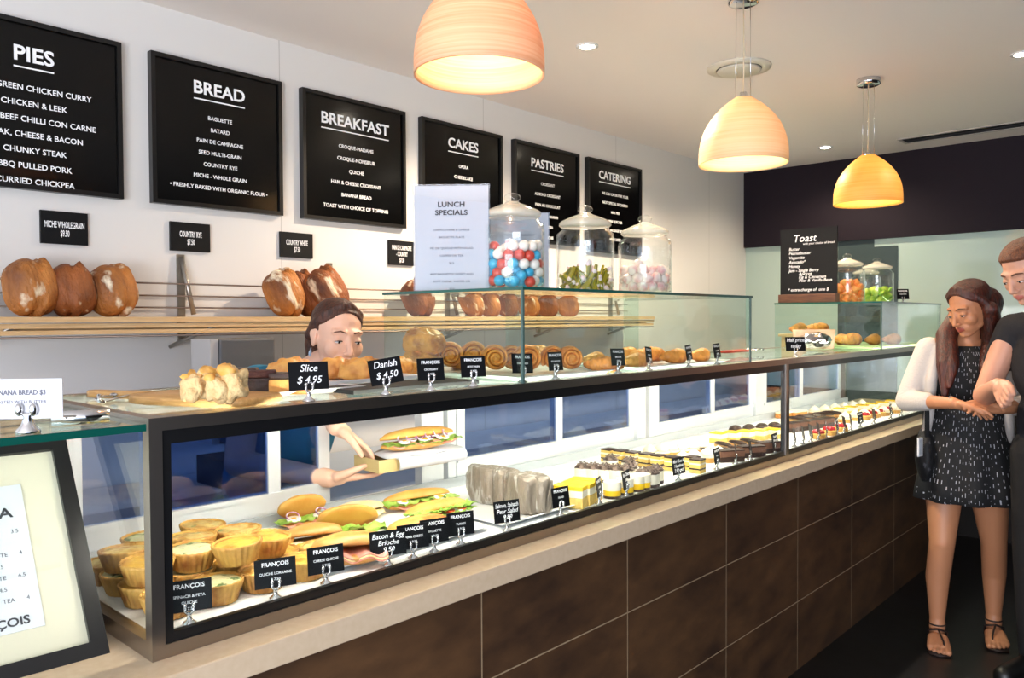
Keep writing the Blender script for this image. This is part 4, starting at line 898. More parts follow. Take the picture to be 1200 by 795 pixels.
t = thing('serving_stand', 'low pale wooden stand under two croissants in the far glass cover', 'stand', (4.36, 1.79, ZT+.0005), 0)
MB().box(-.19, .17, -.075, .075, .060, .074, bev=.003).build('board', WOODL, t)
for x in (-.15, .13): MB().box(x-.01, x+.01, -.06, .07, 0, .060).build('leg', WOODL, t)
q0 = at(950, 410, z=ZT)
t = thing('foil_bag', 'shiny silver foil bag in a brown paper collar left of the far cover', 'bag', (4.02, 1.60, ZT+.001), R_(-38))
MB().ell((0, 0, .045), (.085, .035, .042), nu=36, nv=22, fn=lambda d: 1+.16*noise.noise(d*3)+.07*noise.noise(d*8)).build('foil', mat('silver_foil', '#d9d9d9', .12, 1, bump=.3, bscale=20), t)
m = MB(); prf = [[(-.10+.2*k/10, (-.034 if s_ < 0 else .034), .0) for k in range(11)] for s_ in (-1, 1)]
m.loft([[(x*sc, y*sc, z) for x, y in ([(-.10, -.03), (-.05, -.04), (.05, -.04), (.10, -.03), (.10, .03), (.05, .04), (-.05, .04), (-.10, .03)])] for sc, z in ((.96, .0), (1.0, .06), (1.04, .1), (1.02, .1), (.98, .06), (.94, .003))], False)
o = m.build('paper_collar', mat('kraft_paper', '#b89f86', .7, bump=.4, bscale=25), t); o.location = (.012, .035, 0); o.scale = (1.05, .6, 1)
price_card(932, 418, ZT, 'black handwritten card left of the foil bag', R_(-35), ['Half price', 'today'], True, .09, .058, None)

# ------------------------------------------------------------------ people
def remesh(mb, vox, smooth, name, mats, parent=None, hard=0):
    o = bpy.data.objects.new('tmp', mb.mesh('tmp', mats)); COL.objects.link(o)
    r = o.modifiers.new('r', 'REMESH'); r.mode = 'VOXEL'; r.voxel_size = vox; r.use_smooth_shade = True
    s_ = o.modifiers.new('s', 'SMOOTH'); s_.factor = .5; s_.iterations = smooth
    me = bpy.data.meshes.new_from_object(o.evaluated_get(bpy.context.evaluated_depsgraph_get()))
    bpy.data.objects.remove(o); me.name = name
    me.materials.clear()
    for m in (mats if isinstance(mats, (list, tuple)) else [mats]): me.materials.append(m)
    me.polygons.foreach_set('use_smooth', [True]*len(me.polygons)); me.polygons.foreach_set('material_index', [0]*len(me.polygons))
    n = bpy.data.objects.new(name, me); COL.objects.link(n)
    if parent: n.parent = parent
    return n
def hairline(o, H, c0, c1, xm=.074, y0=-.012):
    """draws the hair back under the skin over the face so that the hairline curves"""
    Hi = H.inverted(); c = Vector((0, .02, .02)); sm = lambda t: max(0, min(1, t))**2*(3-2*max(0, min(1, t)))
    for v in o.data.vertices:
        p_ = Hi @ v.co
        if p_.y < y0 and -.035 < p_.z and abs(p_.x) < xm:
            t = sm((c0-c1*(p_.x/.07)**2-p_.z)/.010)*sm((y0-p_.y)/.014)
            if t: v.co = H @ (c+(p_-c)*(1-.22*t))
    o.data.update()
def head(mb, H, fem=True, neck_to=None, lids=.6):
    mb.T = H; j = 1.0 if fem else 1.1
    mb.ell((0, .018, .042), (.074, .094, .080)); mb.ell((0, -.012, -.005), (.066*j, .080, .09))
    mb.ell((0, -.040, -.055), (.047*j, .050, .046)); mb.ell((0, -.070, -.086), (.021*j, .019, .018))
    for s_ in (-1, 1):
        mb.ell((s_*.036, -.050, -.022), (.028, .030, .032)); mb.cap((s_*.036*j, -.014, -.058), (s_*.012, -.066, -.090), .021*j, .014)
        mb.cap((s_*.012, -.080, .029), (s_*.044, -.067, .030), .0105 if fem else .013, .009)
        mb.ell((s_*.0315, -.0755, .006), (.0155, .0125, .0115))
        mb.ell((s_*.0105, -.098, -.034), (.0085, .0085, .0065))
        mb.ell((s_*.074, .012, -.002), (.008, .018, .030)); mb.ell((s_*.079, .020, .010), (.006, .013, .016)); mb.cap((s_*.064, .005, -.01), (s_*.075, .012, -.01), .012, .008)
    mb.chain([(0, -.086, .018), (0, -.098, -.010), (0, -.108, -.029)], [.0075, .0085, .0105]); mb.ell((0, -.100, -.036), (.008, .006, .004))
    mb.cap((-.016, -.086, -.056), (0, -.0935, -.0535), .0045, .0058); mb.cap((.016, -.086, -.056), (0, -.0935, -.0535), .0045, .0058)
    mb.cap((-.013, -.085, -.064), (0, -.0915, -.0655), .0050, .0066); mb.cap((.013, -.085, -.064), (0, -.0915, -.0655), .0050, .0066)
    mb.T = Matrix()
def face_parts(root, H, fem, brow, iris, look=(0, -1, -.6)):
    """eyes, lids, brows as children"""
    for s_ in (-1, 1):
        m = MB(); m.T = H; m.ell((s_*.0315, -.0800, .0005), (.0120, .0092, .0042), nu=18, nv=12); m.cur = 1
        m.ell((s_*.0315, -.0868, -.0002), (.0052, .0028, .0036), nu=14, nv=8); m.build('eye', [mat('eye_white', '#e9e2dc', .3), iris], root)
        m = MB(); m.T = H; m.chain([(s_*.0185, -.0850, .0022), (s_*.0255, -.0893, .0042), (s_*.0335, -.0893, .0044), (s_*.0445, -.0815, .0018)], [.0010, .0016, .0018, .0010], 8); m.build('eyelashes', mat('lash_dark', '#1c120e', .6), root)
        m = MB(); m.T = H; m.chain([(s_*.0145, -.0905, .0305), (s_*.030, -.0875, .0345), (s_*.047, -.0735, .0290)], [.0022, .0024, .0012] if fem else [.0034, .0036, .0022], 8); m.build('eyebrow', brow, root)
def paint_lips(o, H, m_):
    o.data.materials.append(m_); Hi = H.inverted()
    idx = [0]*len(o.data.polygons)
    for p_ in o.data.polygons:
        c = Hi @ p_.center
        if abs(c.x) < .0195 and c.y < -.074 and -.0715+abs(c.x)*.28 < c.z < -.0485-abs(c.x)*.28: idx[p_.index] = 1
    o.data.polygons.foreach_set('material_index', idx)
def hand(mb, wrist, d, n, t, curl=.35, sc=1.0, spread=.1):
    """d finger direction, n palm normal, t towards the thumb"""
    d, n, t = Vector(d).normalized(), Vector(n).normalized(), Vector(t).normalized(); w_ = Vector(wrist)
    def P(a, b, c): return w_+d*a*sc+t*b*sc+n*c*sc
    mb.cap(w_, P(.03, .004, 0), .024*sc, .022*sc)
    for b in (-.026, -.009, .009, .026): mb.cap(P(.022, b*.7, 0), P(.082, b, .002), .0145*sc, .0115*sc)
    for k, (b, L) in enumerate(((.029, .070), (.010, .079), (-.009, .073), (-.028, .057))):
        c = curl*(1+.15*k); p_ = P(.084, b, .002); a = .25*c; r = .0092 if k < 3 else .0078; side = b*spread*8
        for q, f_ in enumerate((.44, .32, .24)):
            dd = (d*math.cos(a)+n*math.sin(a)+t*side*.35).normalized(); p2 = p_+dd*L*f_*sc
            mb.cap(p_, p2, r*sc*(1-.08*q), r*sc*(.92-.08*q)); p_ = p2; a += c
    p0 = P(.018, .026, .004); p1 = P(.050, .050, .016); p2 = P(.076, .054, .026); p3 = P(.098, .050, .034)
    mb.chain([p0, p1, p2, p3], [.0165*sc, .0115*sc, .0098*sc, .0085*sc])
def headM(loc, yaw=0, pitch=0, roll=0):
    return Matrix.Translation(loc) @ Matrix.Rotation(yaw, 4, 'Z') @ Matrix.Rotation(pitch, 4, 'X') @ Matrix.Rotation(roll, 4, 'Y')
HAIRB = mat('brown_hair', '#2c160d', .42, col2='#5a2f1a', cscale=6, cpos=(.35, .7), stretch=(26, 26, 3), bump=.5, bscale=10)
HAIRR = mat('auburn_hair', '#2a0f09', .38, col2='#5e2412', cscale=5, cpos=(.38, .75), stretch=(26, 26, 2), bump=.5, bscale=8)
HAIRM = mat('chestnut_hair', '#4a2412', .5, col2='#7c4624', cscale=8, cpos=(.35, .7), stretch=(20, 20, 6), bump=.6, bscale=14)
LIP = mat('lips', '#b9695c', .4); LIP2 = mat('lips_tan', '#96483a', .4)
IRIS = mat('dark_iris', '#20130c', .15)
BROW1 = mat('brow_brown', '#5f3a26', .7); BROW2 = mat('brow_dark', '#2a140c', .7)
TEAL = mat('teal_shirt', '#1f6f8c', .7, bump=.15, bscale=60); BLK = mat('black_fabric', '#0b0b0d', .8, bump=.2, bscale=40)
def ring(cx, cy, z, a, b, n=28, ph=0, wav=0, wn=6):
    return [(cx+(a+wav*math.cos(wn*t_+ph))*math.cos(t_), cy+(b+wav*math.cos(wn*t_+ph))*math.sin(t_), z) for t_ in [2*PI*k/n for k in range(n)]]

# --- customer woman (local front is -Y, +X is her left)
wr = Vector((3.99, .90, 0)); wz = R_(-72)
b = MB(); HW = headM((.0, -.040, 1.512), R_(-46), R_(20), R_(-4))
head(b, HW)
b.chain([(0, .01, 1.47), (0, .03, 1.385), (0, .035, 1.33)], [.050, .050, .06])
b.cap((-.13, .035, 1.335), (.13, .035, 1.335), .052); b.ell((0, .025, 1.22), (.145, .095, .16)); b.ell((0, .03, 1.02), (.125, .09, .17)); b.ell((0, .04, .86), (.165, .115, .14))
RF, LF_ = (-.115, -.03), (.125, .13)
for s_, (fx, fy), knee in ((-1, RF, (-.10, -.03, .47)), (1, LF_, (.115, .09, .46))):
    b.chain([(s_*.085, .045, .84), (s_*.09, .035, .68), knee], [.085, .078, .053]); b.chain([knee, (fx, fy+.025, .30), (fx, fy+.03, .11), (fx, fy+.025, .07)], [.053, .050, .032, .034])
    b.ell((fx, fy+.035, .045), (.032, .042, .036))
    ux = -.25 if s_ < 0 else .1
    for k, (o_, L) in enumerate(((-.034, .0), (-.014, .012), (.006, .012), (.024, .004), (.038, -.01))): 
        kk = 4-k if s_ > 0 else k; o2 = (.034, .015, -.004, -.021, -.035)[k] if s_ > 0 else (-.034, -.015, .004, .021, .035)[k]
        o2 = -o2 if s_ > 0 else -o2      # big toe on the inner side
        tl = (.0, .004, .0, -.010, -.022)[k]; rr = (.014, .0105, .010, .0095, .009)[k]
        b.cap((fx+o2*.6, fy-.02, .034), (fx+o2, fy-.105, .022), .022, .015); b.cap((fx+o2, fy-.105, .022), (fx+o2*1.05, fy-.140-tl, .017), rr, rr*.9)
SH = 1.325
RE, RWr = (-.245, -.02, 1.10), (-.075, -.235, 1.115)
LE, LWr = (.235, -.02, 1.10), (.095, -.225, 1.10)
b.chain([(-.165, .035, SH), RE], [.045, .036]); b.chain([RE, RWr], [.036, .025]); b.chain([(.165, .035, SH), LE], [.045, .036]); b.chain([LE, LWr], [.036, .025])
hand(b, RWr, (.85, -.45, -.22), (.15, .5, -.85), (.35, -.85, .3), .35, .95); hand(b, LWr, (-.85, -.5, .12), (0, .45, -.9), (-.3, .6, .6), .30, .95)
pw = remesh(b, .0032, 9, 'person', SKIN2); paint_lips(pw, HW, LIP2); pw.location = wr; pw.rotation_euler = (0, 0, wz)
tag(pw, 'woman customer in a black patterned dress and white cardigan with long auburn hair', 'person')
face_parts(pw, HW, True, BROW2, IRIS)
# dress
def dressmat():
    m, nt, bs = newmat('black_dash_dress'); N = nt.nodes; L = nt.links
    tc = N.new('ShaderNodeTexCoord'); mp = N.new('ShaderNodeMapping'); mp.inputs['Scale'].default_value = (34, 34, 1); L.new(tc.outputs['Object'], mp.inputs[0])
    sp = N.new('ShaderNodeSeparateXYZ'); L.new(tc.outputs['Object'], sp.inputs[0])
    an = N.new('ShaderNodeMath'); an.operation = 'ARCTAN2'; L.new(sp.outputs[0], an.inputs[0]); L.new(sp.outputs[1], an.inputs[1])
    s1 = N.new('ShaderNodeMath'); s1.operation = 'MULTIPLY'; s1.inputs[1].default_value = 9; L.new(an.outputs[0], s1.inputs[0])
    fr = N.new('ShaderNodeMath'); fr.operation = 'FRACT'; L.new(s1.outputs[0], fr.inputs[0])
    fl = N.new('ShaderNodeMath'); fl.operation = 'FLOOR'; L.new(s1.outputs[0], fl.inputs[0])
    lt = N.new('ShaderNodeMath'); lt.operation = 'LESS_THAN'; lt.inputs[1].default_value = .2; L.new(fr.outputs[0], lt.inputs[0])
    cb = N.new('ShaderNodeCombineXYZ'); L.new(fl.outputs[0], cb.inputs[0]); z_ = N.new('ShaderNodeMath'); z_.operation = 'MULTIPLY'; z_.inputs[1].default_value = 42; L.new(sp.outputs[2], z_.inputs[0]); L.new(z_.outputs[0], cb.inputs[1])
    ns = N.new('ShaderNodeTexNoise'); ns.inputs['Scale'].default_value = 1.0; ns.inputs['Detail'].default_value = 1; L.new(cb.outputs[0], ns.inputs['Vector'])
    gt = N.new('ShaderNodeMath'); gt.operation = 'GREATER_THAN'; gt.inputs[1].default_value = .55; L.new(ns.outputs['Fac'], gt.inputs[0])
    mu = N.new('ShaderNodeMath'); mu.operation = 'MULTIPLY'; L.new(lt.outputs[0], mu.inputs[0]); L.new(gt.outputs[0], mu.inputs[1])
    mx = N.new('ShaderNodeMix'); mx.data_type = 'RGBA'; L.new(mu.outputs[0], mx.inputs[0]); mx.inputs[6].default_value = lin('#0a0a0c'); mx.inputs[7].default_value = lin('#a9a9b0')
    L.new(mx.outputs[2], bs.inputs['Base Color']); bs.inputs['Roughness'].default_value = .8; return m
m = MB(); rg = []
for z, a, bb_, cy, wv in ((.655, .205, .165, .045, .014), (.66, .212, .172, .045, .016), (.72, .205, .165, .045, .013), (.82, .190, .150, .042, .008), (.92, .168, .132, .035, .004), (1.02, .142, .112, .030, 0), (1.10, .140, .108, .028, 0), (1.20, .157, .116, .022, 0), (1.27, .155, .110, .025, 0), (1.32, .125, .085, .03, 0), (1.352, .105, .07, .035, 0), (1.35, .095, .06, .035, 0)): rg.append(ring(0, cy, z, a, bb_, 48, .6, wv, 9))
inn = [[(x*.97, (y-.03)*.97+.03, z-.0) for x, y, z in r_] for r_ in reversed(rg[1:3])]
m.loft(rg, False); m.build('dress', dressmat(), pw)
# cardigan: sleeves to mid forearm, open front panels, back
CARD = mat('white_knit', '#bdb6b0', .85, bump=.3, bscale=120)
m = MB(); m.chain([(-.155, .035, SH+.008), (-.20, .012, 1.22), RE], [.058, .054, .050]); m.chain([RE, (-.17, -.115, 1.107)], [.050, .041]); m.chain([(.155, .035, SH+.008), (.20, .012, 1.22), LE], [.058, .054, .050]); m.chain([LE, (.17, -.12, 1.10)], [.050, .041])
m.chain([(-.145, .075, 1.34), (0, .10, 1.35), (.145, .075, 1.34)], [.035, .035, .035]); m.ell((0, .085, 1.16), (.155, .075, .20)); m.ell((0, .10, .98), (.145, .07, .16))
for s_ in (-1, 1): m.chain([(s_*.125, .0, 1.335), (s_*.148, -.045, 1.20), (s_*.155, -.02, 1.05), (s_*.165, .01, .94)], [.028, .024, .022, .018])
remesh(m, .006, 4, 'cardigan', CARD, pw)
# hair
m = MB(); m.T = HW
m.ell((0, .020, .056), (.082, .099, .080)); m.ell((0, .065, .0), (.078, .062, .10))
for s_ in (-1, 1): m.chain([(s_*.014, -.044, .112), (s_*.058, -.028, .080), (s_*.078, .004, .030), (s_*.082, .016, .0)], [.013, .015, .018, .022])
m.T = Matrix()
hl = [HW @ Vector((s_*.082, .02, -.01)) for s_ in (-1, 1)]
m.chain([hl[0], (-.092, -.005, 1.40), (-.098, -.075, 1.27), (-.100, -.115, 1.14)], [.032, .040, .036, .014]); m.chain([hl[0], (-.075, -.02, 1.39), (-.070, -.09, 1.27), (-.085, -.13, 1.18)], [.028, .03, .028, .012])
m.chain([hl[1], (.095, .0, 1.40), (.105, -.06, 1.27), (.095, -.115, 1.12)], [.034, .044, .042, .014]); m.chain([hl[1], (.080, -.02, 1.37), (.060, -.095, 1.25), (.045, -.13, 1.13)], [.03, .034, .032, .012])
m.chain([HW @ Vector((0, .09, 0)), (0, .10, 1.38), (0, .135, 1.22), (0, .13, 1.12)], [.075, .085, .075, .03])
hairline(remesh(m, .0045, 4, 'hair', HAIRR, pw), HW, .098, .055)
for s_, (fx, fy) in ((-1, RF), (1, LF_)):
    m = MB(); m.loft([[(fx+x, fy+y, z) for x, y in ((-.03, .075), (.03, .075), (.036, .0), (.046, -.09), (.040, -.145), (0, -.16), (-.040, -.145), (-.046, -.09), (-.036, 0))] for z in (.0005, .009)])
    sd = m.build('sandal', mat('brown_leather', '#24120c', .6), pw)
    st = MB(); st.tube([(fx-.036, fy+.03, .010), (fx-.037, fy+.0, .060), (fx, fy-.03, .078), (fx+.037, fy+.0, .060), (fx+.036, fy+.03, .010)], .0045, 6); st.tube([(fx, fy-.03, .078), (fx-s_*.018, fy-.09, .046), (fx-s_*.020, fy-.13, .012)], .004, 6)
    st.tube([(fx+.034*math.cos(a*PI/10), fy+.032+.038*math.sin(a*PI/10), .085) for a in range(20)], .004, 6, True); st.build('strap', mat('brown_leather', '#24120c', .6), sd)
m = MB(); m.tube([(RWr[0]+.027*math.cos(a)*.5-.008, RWr[1]+.0+.024*math.cos(a)*.5+.012, RWr[2]+.029*math.sin(a)) for a in [2*PI*k/16 for k in range(16)]], .003, 6, True); m.build('bracelet', CHROME, pw)
# handbag with phone on her right hip
def wl(x, y, z): return Vector(wr)+Matrix.Rotation(wz, 3, 'Z') @ Vector((x, y, z))
hb = thing('handbag', 'black patterned shoulder bag hanging at the right hip of the woman customer', 'handbag', wl(-.165, .03, .72), wz+R_(90))
MB().ell((0, 0, .13), (.13, .045, .13), nu=32, nv=20, fn=lambda d: 1+.08*noise.noise(d*4)).build('pouch', mat('bag_black', '#0d0d10', .7, col2='#3a3a40', cscale=30, cpos=(.62, .66), bump=.4, bscale=30), hb)
MB().tube([(-.09, 0, .22), (-.06, .0, .42), (.0, .03, .60), (.06, 0, .42), (.09, 0, .22)], .010, 8, r2=.003).build('strap', BLK, hb)
ph_ = thing('phone', 'white phone sticking out of the black shoulder bag', 'phone', wl(-.195, -.105, .90), wz+R_(60))
MB().box(-.019, .019, -.004, .004, -.04, .045, bev=.003).build('case', mat('phone_white', '#d8d8d8', .3), ph_); MB().box(-.013, .013, -.0046, -.0038, -.03, .036).build('screen', mat('phone_screen', '#bfc3c8', .1), ph_)

# --- customer man at the right edge
mr = Vector((3.78, .525, 0)); mz = R_(-106)
b = MB(); HM = headM((-.02, -.225, 1.65), R_(-14), R_(28), R_(-4)); head(b, HM, False)
b.chain([(-.01, -.16, 1.58), (-.005, -.07, 1.50), (0, .01, 1.42)], [.060, .062, .07]); b.cap((-.17, .02, 1.43), (.17, .02, 1.43), .06); b.ell((0, .02, 1.28), (.18, .115, .2)); b.ell((0, .03, 1.05), (.16, .105, .2)); b.ell((0, .03, .92), (.165, .11, .12))
for s_ in (-1, 1):
    b.chain([(s_*.095, .03, .9), (s_*.10, .02, .50), (s_*.10, .04, .10), (s_*.10, .03, .06)], [.088, .060, .042, .045]); b.cap((s_*.10, .03, .045), (s_*.115, -.15, .035), .042, .035)
ME, MWr = (-.26, -.07, 1.15), (-.085, -.30, 1.215)
b.chain([(-.20, .02, 1.42), ME], [.055, .043]); b.chain([ME, MWr], [.043, .031]); b.chain([(.20, .02, 1.42), (.27, .0, 1.16)], [.055, .043]); b.chain([(.27, .0, 1.16), (.26, -.05, .92)], [.043, .030])
hand(b, MWr, (.55, -.75, -.30), (.35, .25, -.9), (.45, -.2, .8), 1.5, 1.05, .02); hand(b, (.26, -.05, .92), (0, -.05, -1), (-1, 0, 0), (0, -1, 0), .3, 1.05)
pm = remesh(b, .0034, 9, 'person', SKIN3); paint_lips(pm, HM, LIP); pm.location = mr; pm.rotation_euler = (0, 0, mz)
tag(pm, 'man at the right edge with chestnut hair looking down, fist raised', 'person'); face_parts(pm, HM, False, BROW1, IRIS)
m = MB(); m.T = HM; m.ell((0, .018, .062), (.081, .100, .071)); m.ell((0, .07, .01), (.076, .055, .085));
for s_ in (-1, 1): m.chain([(s_*.074, -.008, .060), (s_*.079, .0, .010)], [.014, .008])
m.T = Matrix(); hairline(remesh(m, .0045, 3, 'hair', HAIRM, pm), HM, .088, .012, .085, -.03)
m = MB(); m.chain([(-.19, .02, 1.43), (-.24, .01, 1.30)], [.066, .060]); m.chain([(.19, .02, 1.43), (.24, .01, 1.30)], [.066, .060]); m.cap((-.16, .02, 1.435), (.16, .02, 1.435), .066); m.ell((0, .02, 1.28), (.192, .125, .21)); m.ell((0, .03, 1.05), (.175, .118, .22)); m.ell((0, .03, .93), (.178, .122, .10))
remesh(m, .007, 4, 'shirt', mat('charcoal_shirt', '#15151a', .85, bump=.2, bscale=60), pm)
m = MB()
for s_ in (-1, 1): m.chain([(s_*.09, .03, .93), (s_*.10, .02, .50), (s_*.10, .04, .08)], [.105, .078, .062])
m.ell((0, .03, .93), (.172, .118, .10)); remesh(m, .007, 4, 'trousers', BLK, pm)
for s_ in (-1, 1):
    m = MB(); m.cap((s_*.10, .045, .05), (s_*.118, -.17, .042), .05, .041); m.box(s_*.11-.045, s_*.11+.045, -.20, .09, .0, .02); remesh(m, .006, 3, 'shoe', mat('black_leather', '#0c0b0b', .4), pm)

# --- server behind the case (local front is -Y)
sr = Vector((1.44, 2.26, 0)); sz = R_(0)
b = MB(); HS = headM((.048, -.135, 1.422), R_(-12), R_(8), R_(4)); head(b, HS)
b.chain([HS @ Vector((0, .03, -.07)), (.0, -.02, 1.30), (-.02, .0, 1.27)], [.050, .050, .06]); b.cap((-.15, .0, 1.275), (.13, -.01, 1.235), .055)
b.ell((-.03, .03, 1.13), (.155, .10, .18)); b.ell((-.07, .09, .95), (.14, .10, .18)); b.ell((-.08, .11, .82), (.165, .12, .14))
for s_ in (-1, 1): b.chain([(-.08+s_*.09, .12, .80), (-.08+s_*.10, .12, .45), (-.08+s_*.10, .14, .09), (-.08+s_*.10, .12, .06)], [.085, .056, .038, .04]); b.cap((-.08+s_*.10, .12, .045), (-.08+s_*.11, -.04, .035), .038, .03)
# arms in world-aligned local coordinates
def sl(x, y, z): return (x-sr.x, y-sr.y, z)
RSh, REl, RWs = (-.19, -.0, 1.265), sl(1.13, 2.10, 1.075), sl(1.275, 1.865, 1.040)
LSh, LEl, LWs = (.16, -.01, 1.225), sl(1.40, 2.06, 1.215), sl(1.285, 1.845, 1.185)
b.chain([RSh, REl, RWs], [.048, .040, .026]); b.chain([LSh, LEl, LWs], [.048, .040, .026])
hand(b, RWs, (.88, -.42, -.04), (.05, .0, 1), (-.35, -.7, .15), .14, .92, .03); hand(b, LWs, (.74, -.25, -.60), (-.45, .1, -.8), (-.3, -.9, .1), .32, .92, .04)
ps = remesh(b, .0032, 9, 'person', SKIN); paint_lips(ps, HS, LIP); ps.location = sr; ps.rotation_euler = (0, 0, sz)
tag(ps, 'server in a teal shirt with tied brown hair leaning behind the case', 'person'); face_parts(ps, HS, True, BROW1, IRIS)
m = MB(); m.T = HS; m.ell((0, .022, .052), (.080, .097, .078)); m.ell((0, .070, .01), (.072, .055, .085))
for s_ in (-1, 1): m.chain([(s_*.012, -.040, .112), (s_*.056, -.022, .082), (s_*.072, .014, .045), (s_*.070, .05, .0)], [.012, .013, .014, .020])
m.chain([(0, .11, -.02), (-.01, .135, -.04), (-.03, .12, -.09)], [.04, .042, .02]); m.T = Matrix(); hairline(remesh(m, .0045, 4, 'hair', HAIRB, ps), HS, .094, .045, .080, -.005)
m = MB(); m.T = HS
m.tube([(-.079, .012, -.034), (-.081, .012, -.042)], .0012, 6); m.ell((-.081, .012, -.053), (.005, .003, .011)); m.build('earring', mat('pale_blue_stone', '#a9c0d6', .2), ps)
m = MB(); m.chain([RSh, (-.27, -.06, 1.17)], [.066, .058]); m.chain([LSh, (.08, -.09, 1.22)], [.062, .056]); m.cap((-.15, .01, 1.28), (.13, .0, 1.24), .064); m.ell((-.03, .03, 1.13), (.168, .112, .185)); m.ell((-.07, .09, .95), (.155, .112, .19)); m.ell((-.08, .11, .83), (.172, .128, .10))
remesh(m, .006, 4, 'shirt', TEAL, ps)
m = MB()
for s_ in (-1, 1): m.chain([(-.08+s_*.085, .12, .82), (-.08+s_*.10, .12, .45), (-.08+s_*.10, .14, .08)], [.10, .074, .058])
m.ell((-.08, .115, .83), (.168, .122, .10)); remesh(m, .007, 4, 'trousers', BLK, ps)
for s_ in (-1, 1):
    m = MB(); m.cap((-.08+s_*.10, .13, .05), (-.08+s_*.112, -.06, .042), .046, .038); m.box(-.08+s_*.106-.042, -.08+s_*.106+.042, -.09, .17, .0, .02); remesh(m, .006, 3, 'shoe', mat('black_leather', '#0c0b0b', .4), ps)
# box with sandwich held by the server
bx = thing('takeaway_box', 'open cardboard takeaway box held by the server in the case', 'box', (1.475, 1.775, 1.062), R_(-4)); KR = mat('box_kraft', '#c2ab72', .7)
m = MB(); m.box(-.135, .10, -.062, .062, 0, .003); m.box(-.135, .10, -.062, -.059, .003, .036); m.box(-.135, .10, .059, .062, .003, .036); m.box(-.135, -.132, -.059, .059, .003, .036); m.box(.097, .10, -.059, .059, .003, .036); m.build('carton', KR, bx)
m = MB(); m.loft([[(x, y, z+.004*math.sin(x*60+y*40)) for x, y in [(.165*abs(math.cos(t_))**.6*(1 if math.cos(t_) > 0 else -.72)+.02, .078*abs(math.sin(t_))**.6*(1 if math.sin(t_) > 0 else -1)) for t_ in [2*PI*k/32 for k in range(32)]]] for z in (.036, .038)]); m.build('greaseproof_paper', PAPER, bx)
m = MB(); m.loft([[(x, -.070-dy, z) for x in [-.08+.24*k/16 for k in range(17)]]+[(x, -.073-dy, z) for x in [.16-.24*k/16 for k in range(17)]] for dy, z in ((0, .040), (.012, .025), (.010, .006))]); m.build('paper_overhang', PAPER, bx)
sandwich('filled_baguette', 'filled baguette with onion on white paper held by the server', 'sandwich', (1.515, 1.765, 1.1035), R_(-6), .25, .075, .024, ['lettuce', 'ham', 'egg', 'onion'], 9.4, None, .018)
o = MB().box(-.09, .09, -.06, .06, 0, .004).build('clipboard', mat('red_white_card', '#e8e2e0', .5, col2='#b94a44', cscale=9, cpos=(.5, .52))); o.location = (1.40, 2.02, 1.15) ; bpy.data.objects.remove(o)

# ------------------------------------------------------------------ framed menu, white card and muesli jar at the far left
fr = thing('framed_menu', 'black framed paper menu leaning on a black block at the lower left', 'picture frame', (.30, 1.425, .9155)); fr.rotation_euler = (R_(-34), 0, R_(-3)); fw, fh = .46, .42
x0, x1 = .2215-fw, .2215
m = MB(); bb_ = .026
m.box(x0, x1, 0, .02, 0, bb_); m.box(x0, x1, 0, .02, fh-bb_, fh); m.box(x0, x0+bb_, 0, .02, bb_, fh-bb_); m.box(x1-bb_, x1, 0, .02, bb_, fh-bb_); m.build('frame', FRAMEM, fr)
MB().box(x0+bb_, x1-bb_, .010, .018, bb_, fh-bb_).build('mat_board', mat('cream_mat_board', '#dfd6bd', .6), fr); MB().box(x0+.10, x1-.085, .008, .010, .075, fh-.085).build('paper_sheet', mat('menu_paper', '#dfdfe2', .6), fr)
MB().box(x0+bb_, x1-bb_, .003, .005, bb_, fh-bb_).build('front_glass', PANE, fr)
MB().text('COFFEE & TEA', .026, x1-.105, fh-.145, .0075, align='RIGHT', bold=.02, sx=1.2).build('title_lettering', DINK, fr)
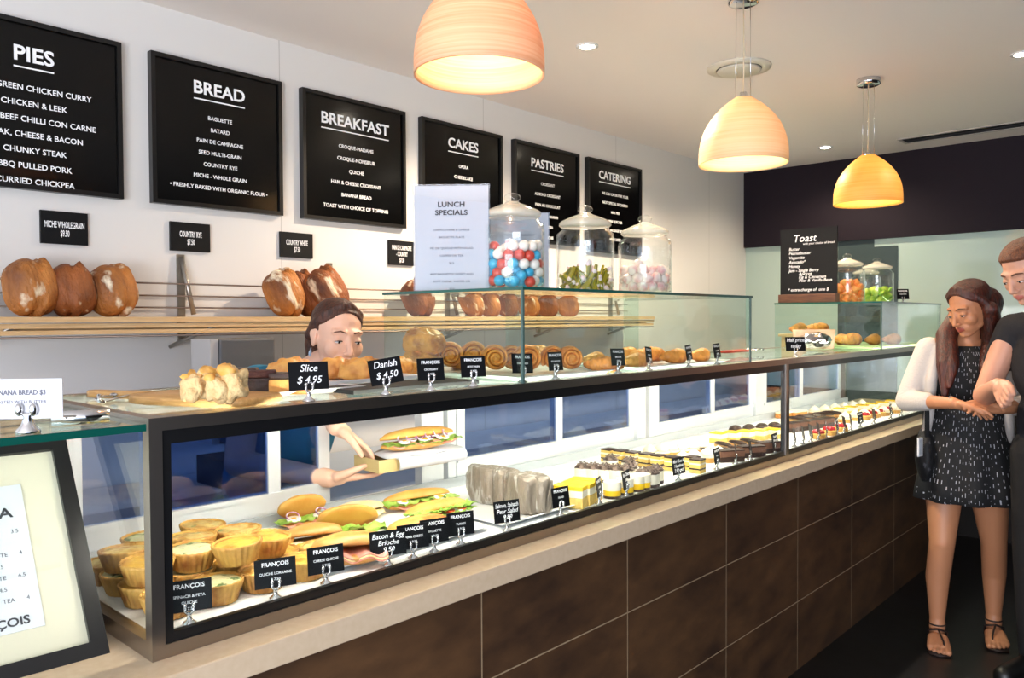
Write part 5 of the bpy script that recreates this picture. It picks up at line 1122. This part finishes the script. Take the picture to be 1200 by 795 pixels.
for k, (l_, r_) in enumerate((('ESPRESSO', '3.5'), ('LATTE', '4'), ('FLAT WHITE', '4'), ('MOCHA', '4.5'), ('HOT CHOCOLATE', '4.5'), ('CHAI', '4.5'), ('TEA', '4'))): MB().text(l_+'      '+r_, .010, x1-.10-.03*(k % 2), fh-.175-.02*k, .0075, align='RIGHT').build('small_lettering', GINK, fr)
MB().text('FRANÇOIS', .02, x1-.105, .085, .0075, align='RIGHT', bold=.02, sx=1.1).build('title_lettering', DINK, fr)
o = box('display_block', mat('black_block', '#0b0b0c', .5), (.40, .545, 1.54, 1.65, .9153, 1.02), None, .003); tag(o, 'black block standing behind the framed menu', 'block')
q = at(33, 508, z=1.312)
t = thing('table_card', 'white name card in a chrome holder on the left glass counter', 'card', (q.x, q.y, 1.3123), R_(-40))
m = MB(); m.lathe([(.001, 0), (.017, 0), (.017, .004), (.010, .012), (.006, .024), (.009, .030), (.001, .032)], 20)
for s_ in (-1, 1): m.ell((s_*.010, -.005, .036), (.006, .006, .010))
m.build('holder', CHROME, t)
MB().box(-.065, .05, -.001, .001, .022, .082).build('card', PAPER, t)
MB().text('BANANA BREAD $3', .011, -.012, .058, -.0016, bold=.02, sx=.8).build('lettering', GINK, t); MB().text('TOASTED WITH BUTTER', .007, -.012, .045, -.0016).build('lettering', GINK, t)
q = at(54, 500, z=1.312); y = 1.50; q = at(52, 480, y=y)
t = thing('muesli_jar', 'small glass jar of muesli behind the white card', 'jar', (q.x, y, 1.3123)); MB().lathe([(.001, 0), (.026, 0), (.028, .003), (.028, .055), (.0265, .055), (.0265, .005), (.001, .004)], 28).build('glass_body', JARG, t)
MB().lathe([(.001, .005), (.026, .005), (.026, .028), (.001, .030)], 24).build('yoghurt', CREAM, t); MB().ell((0, 0, .036), (.025, .025, .009), nu=20, nv=10, fn=wob(3, .3, 6)).build('muesli', mat('muesli', '#b98a4a', .8, col2='#7a4f24', cscale=120, bump=.8, bscale=160), t)
MB().lathe([(.001, .056), (.029, .056), (.029, .062), (.001, .064)], 24).build('lid', JARG, t)
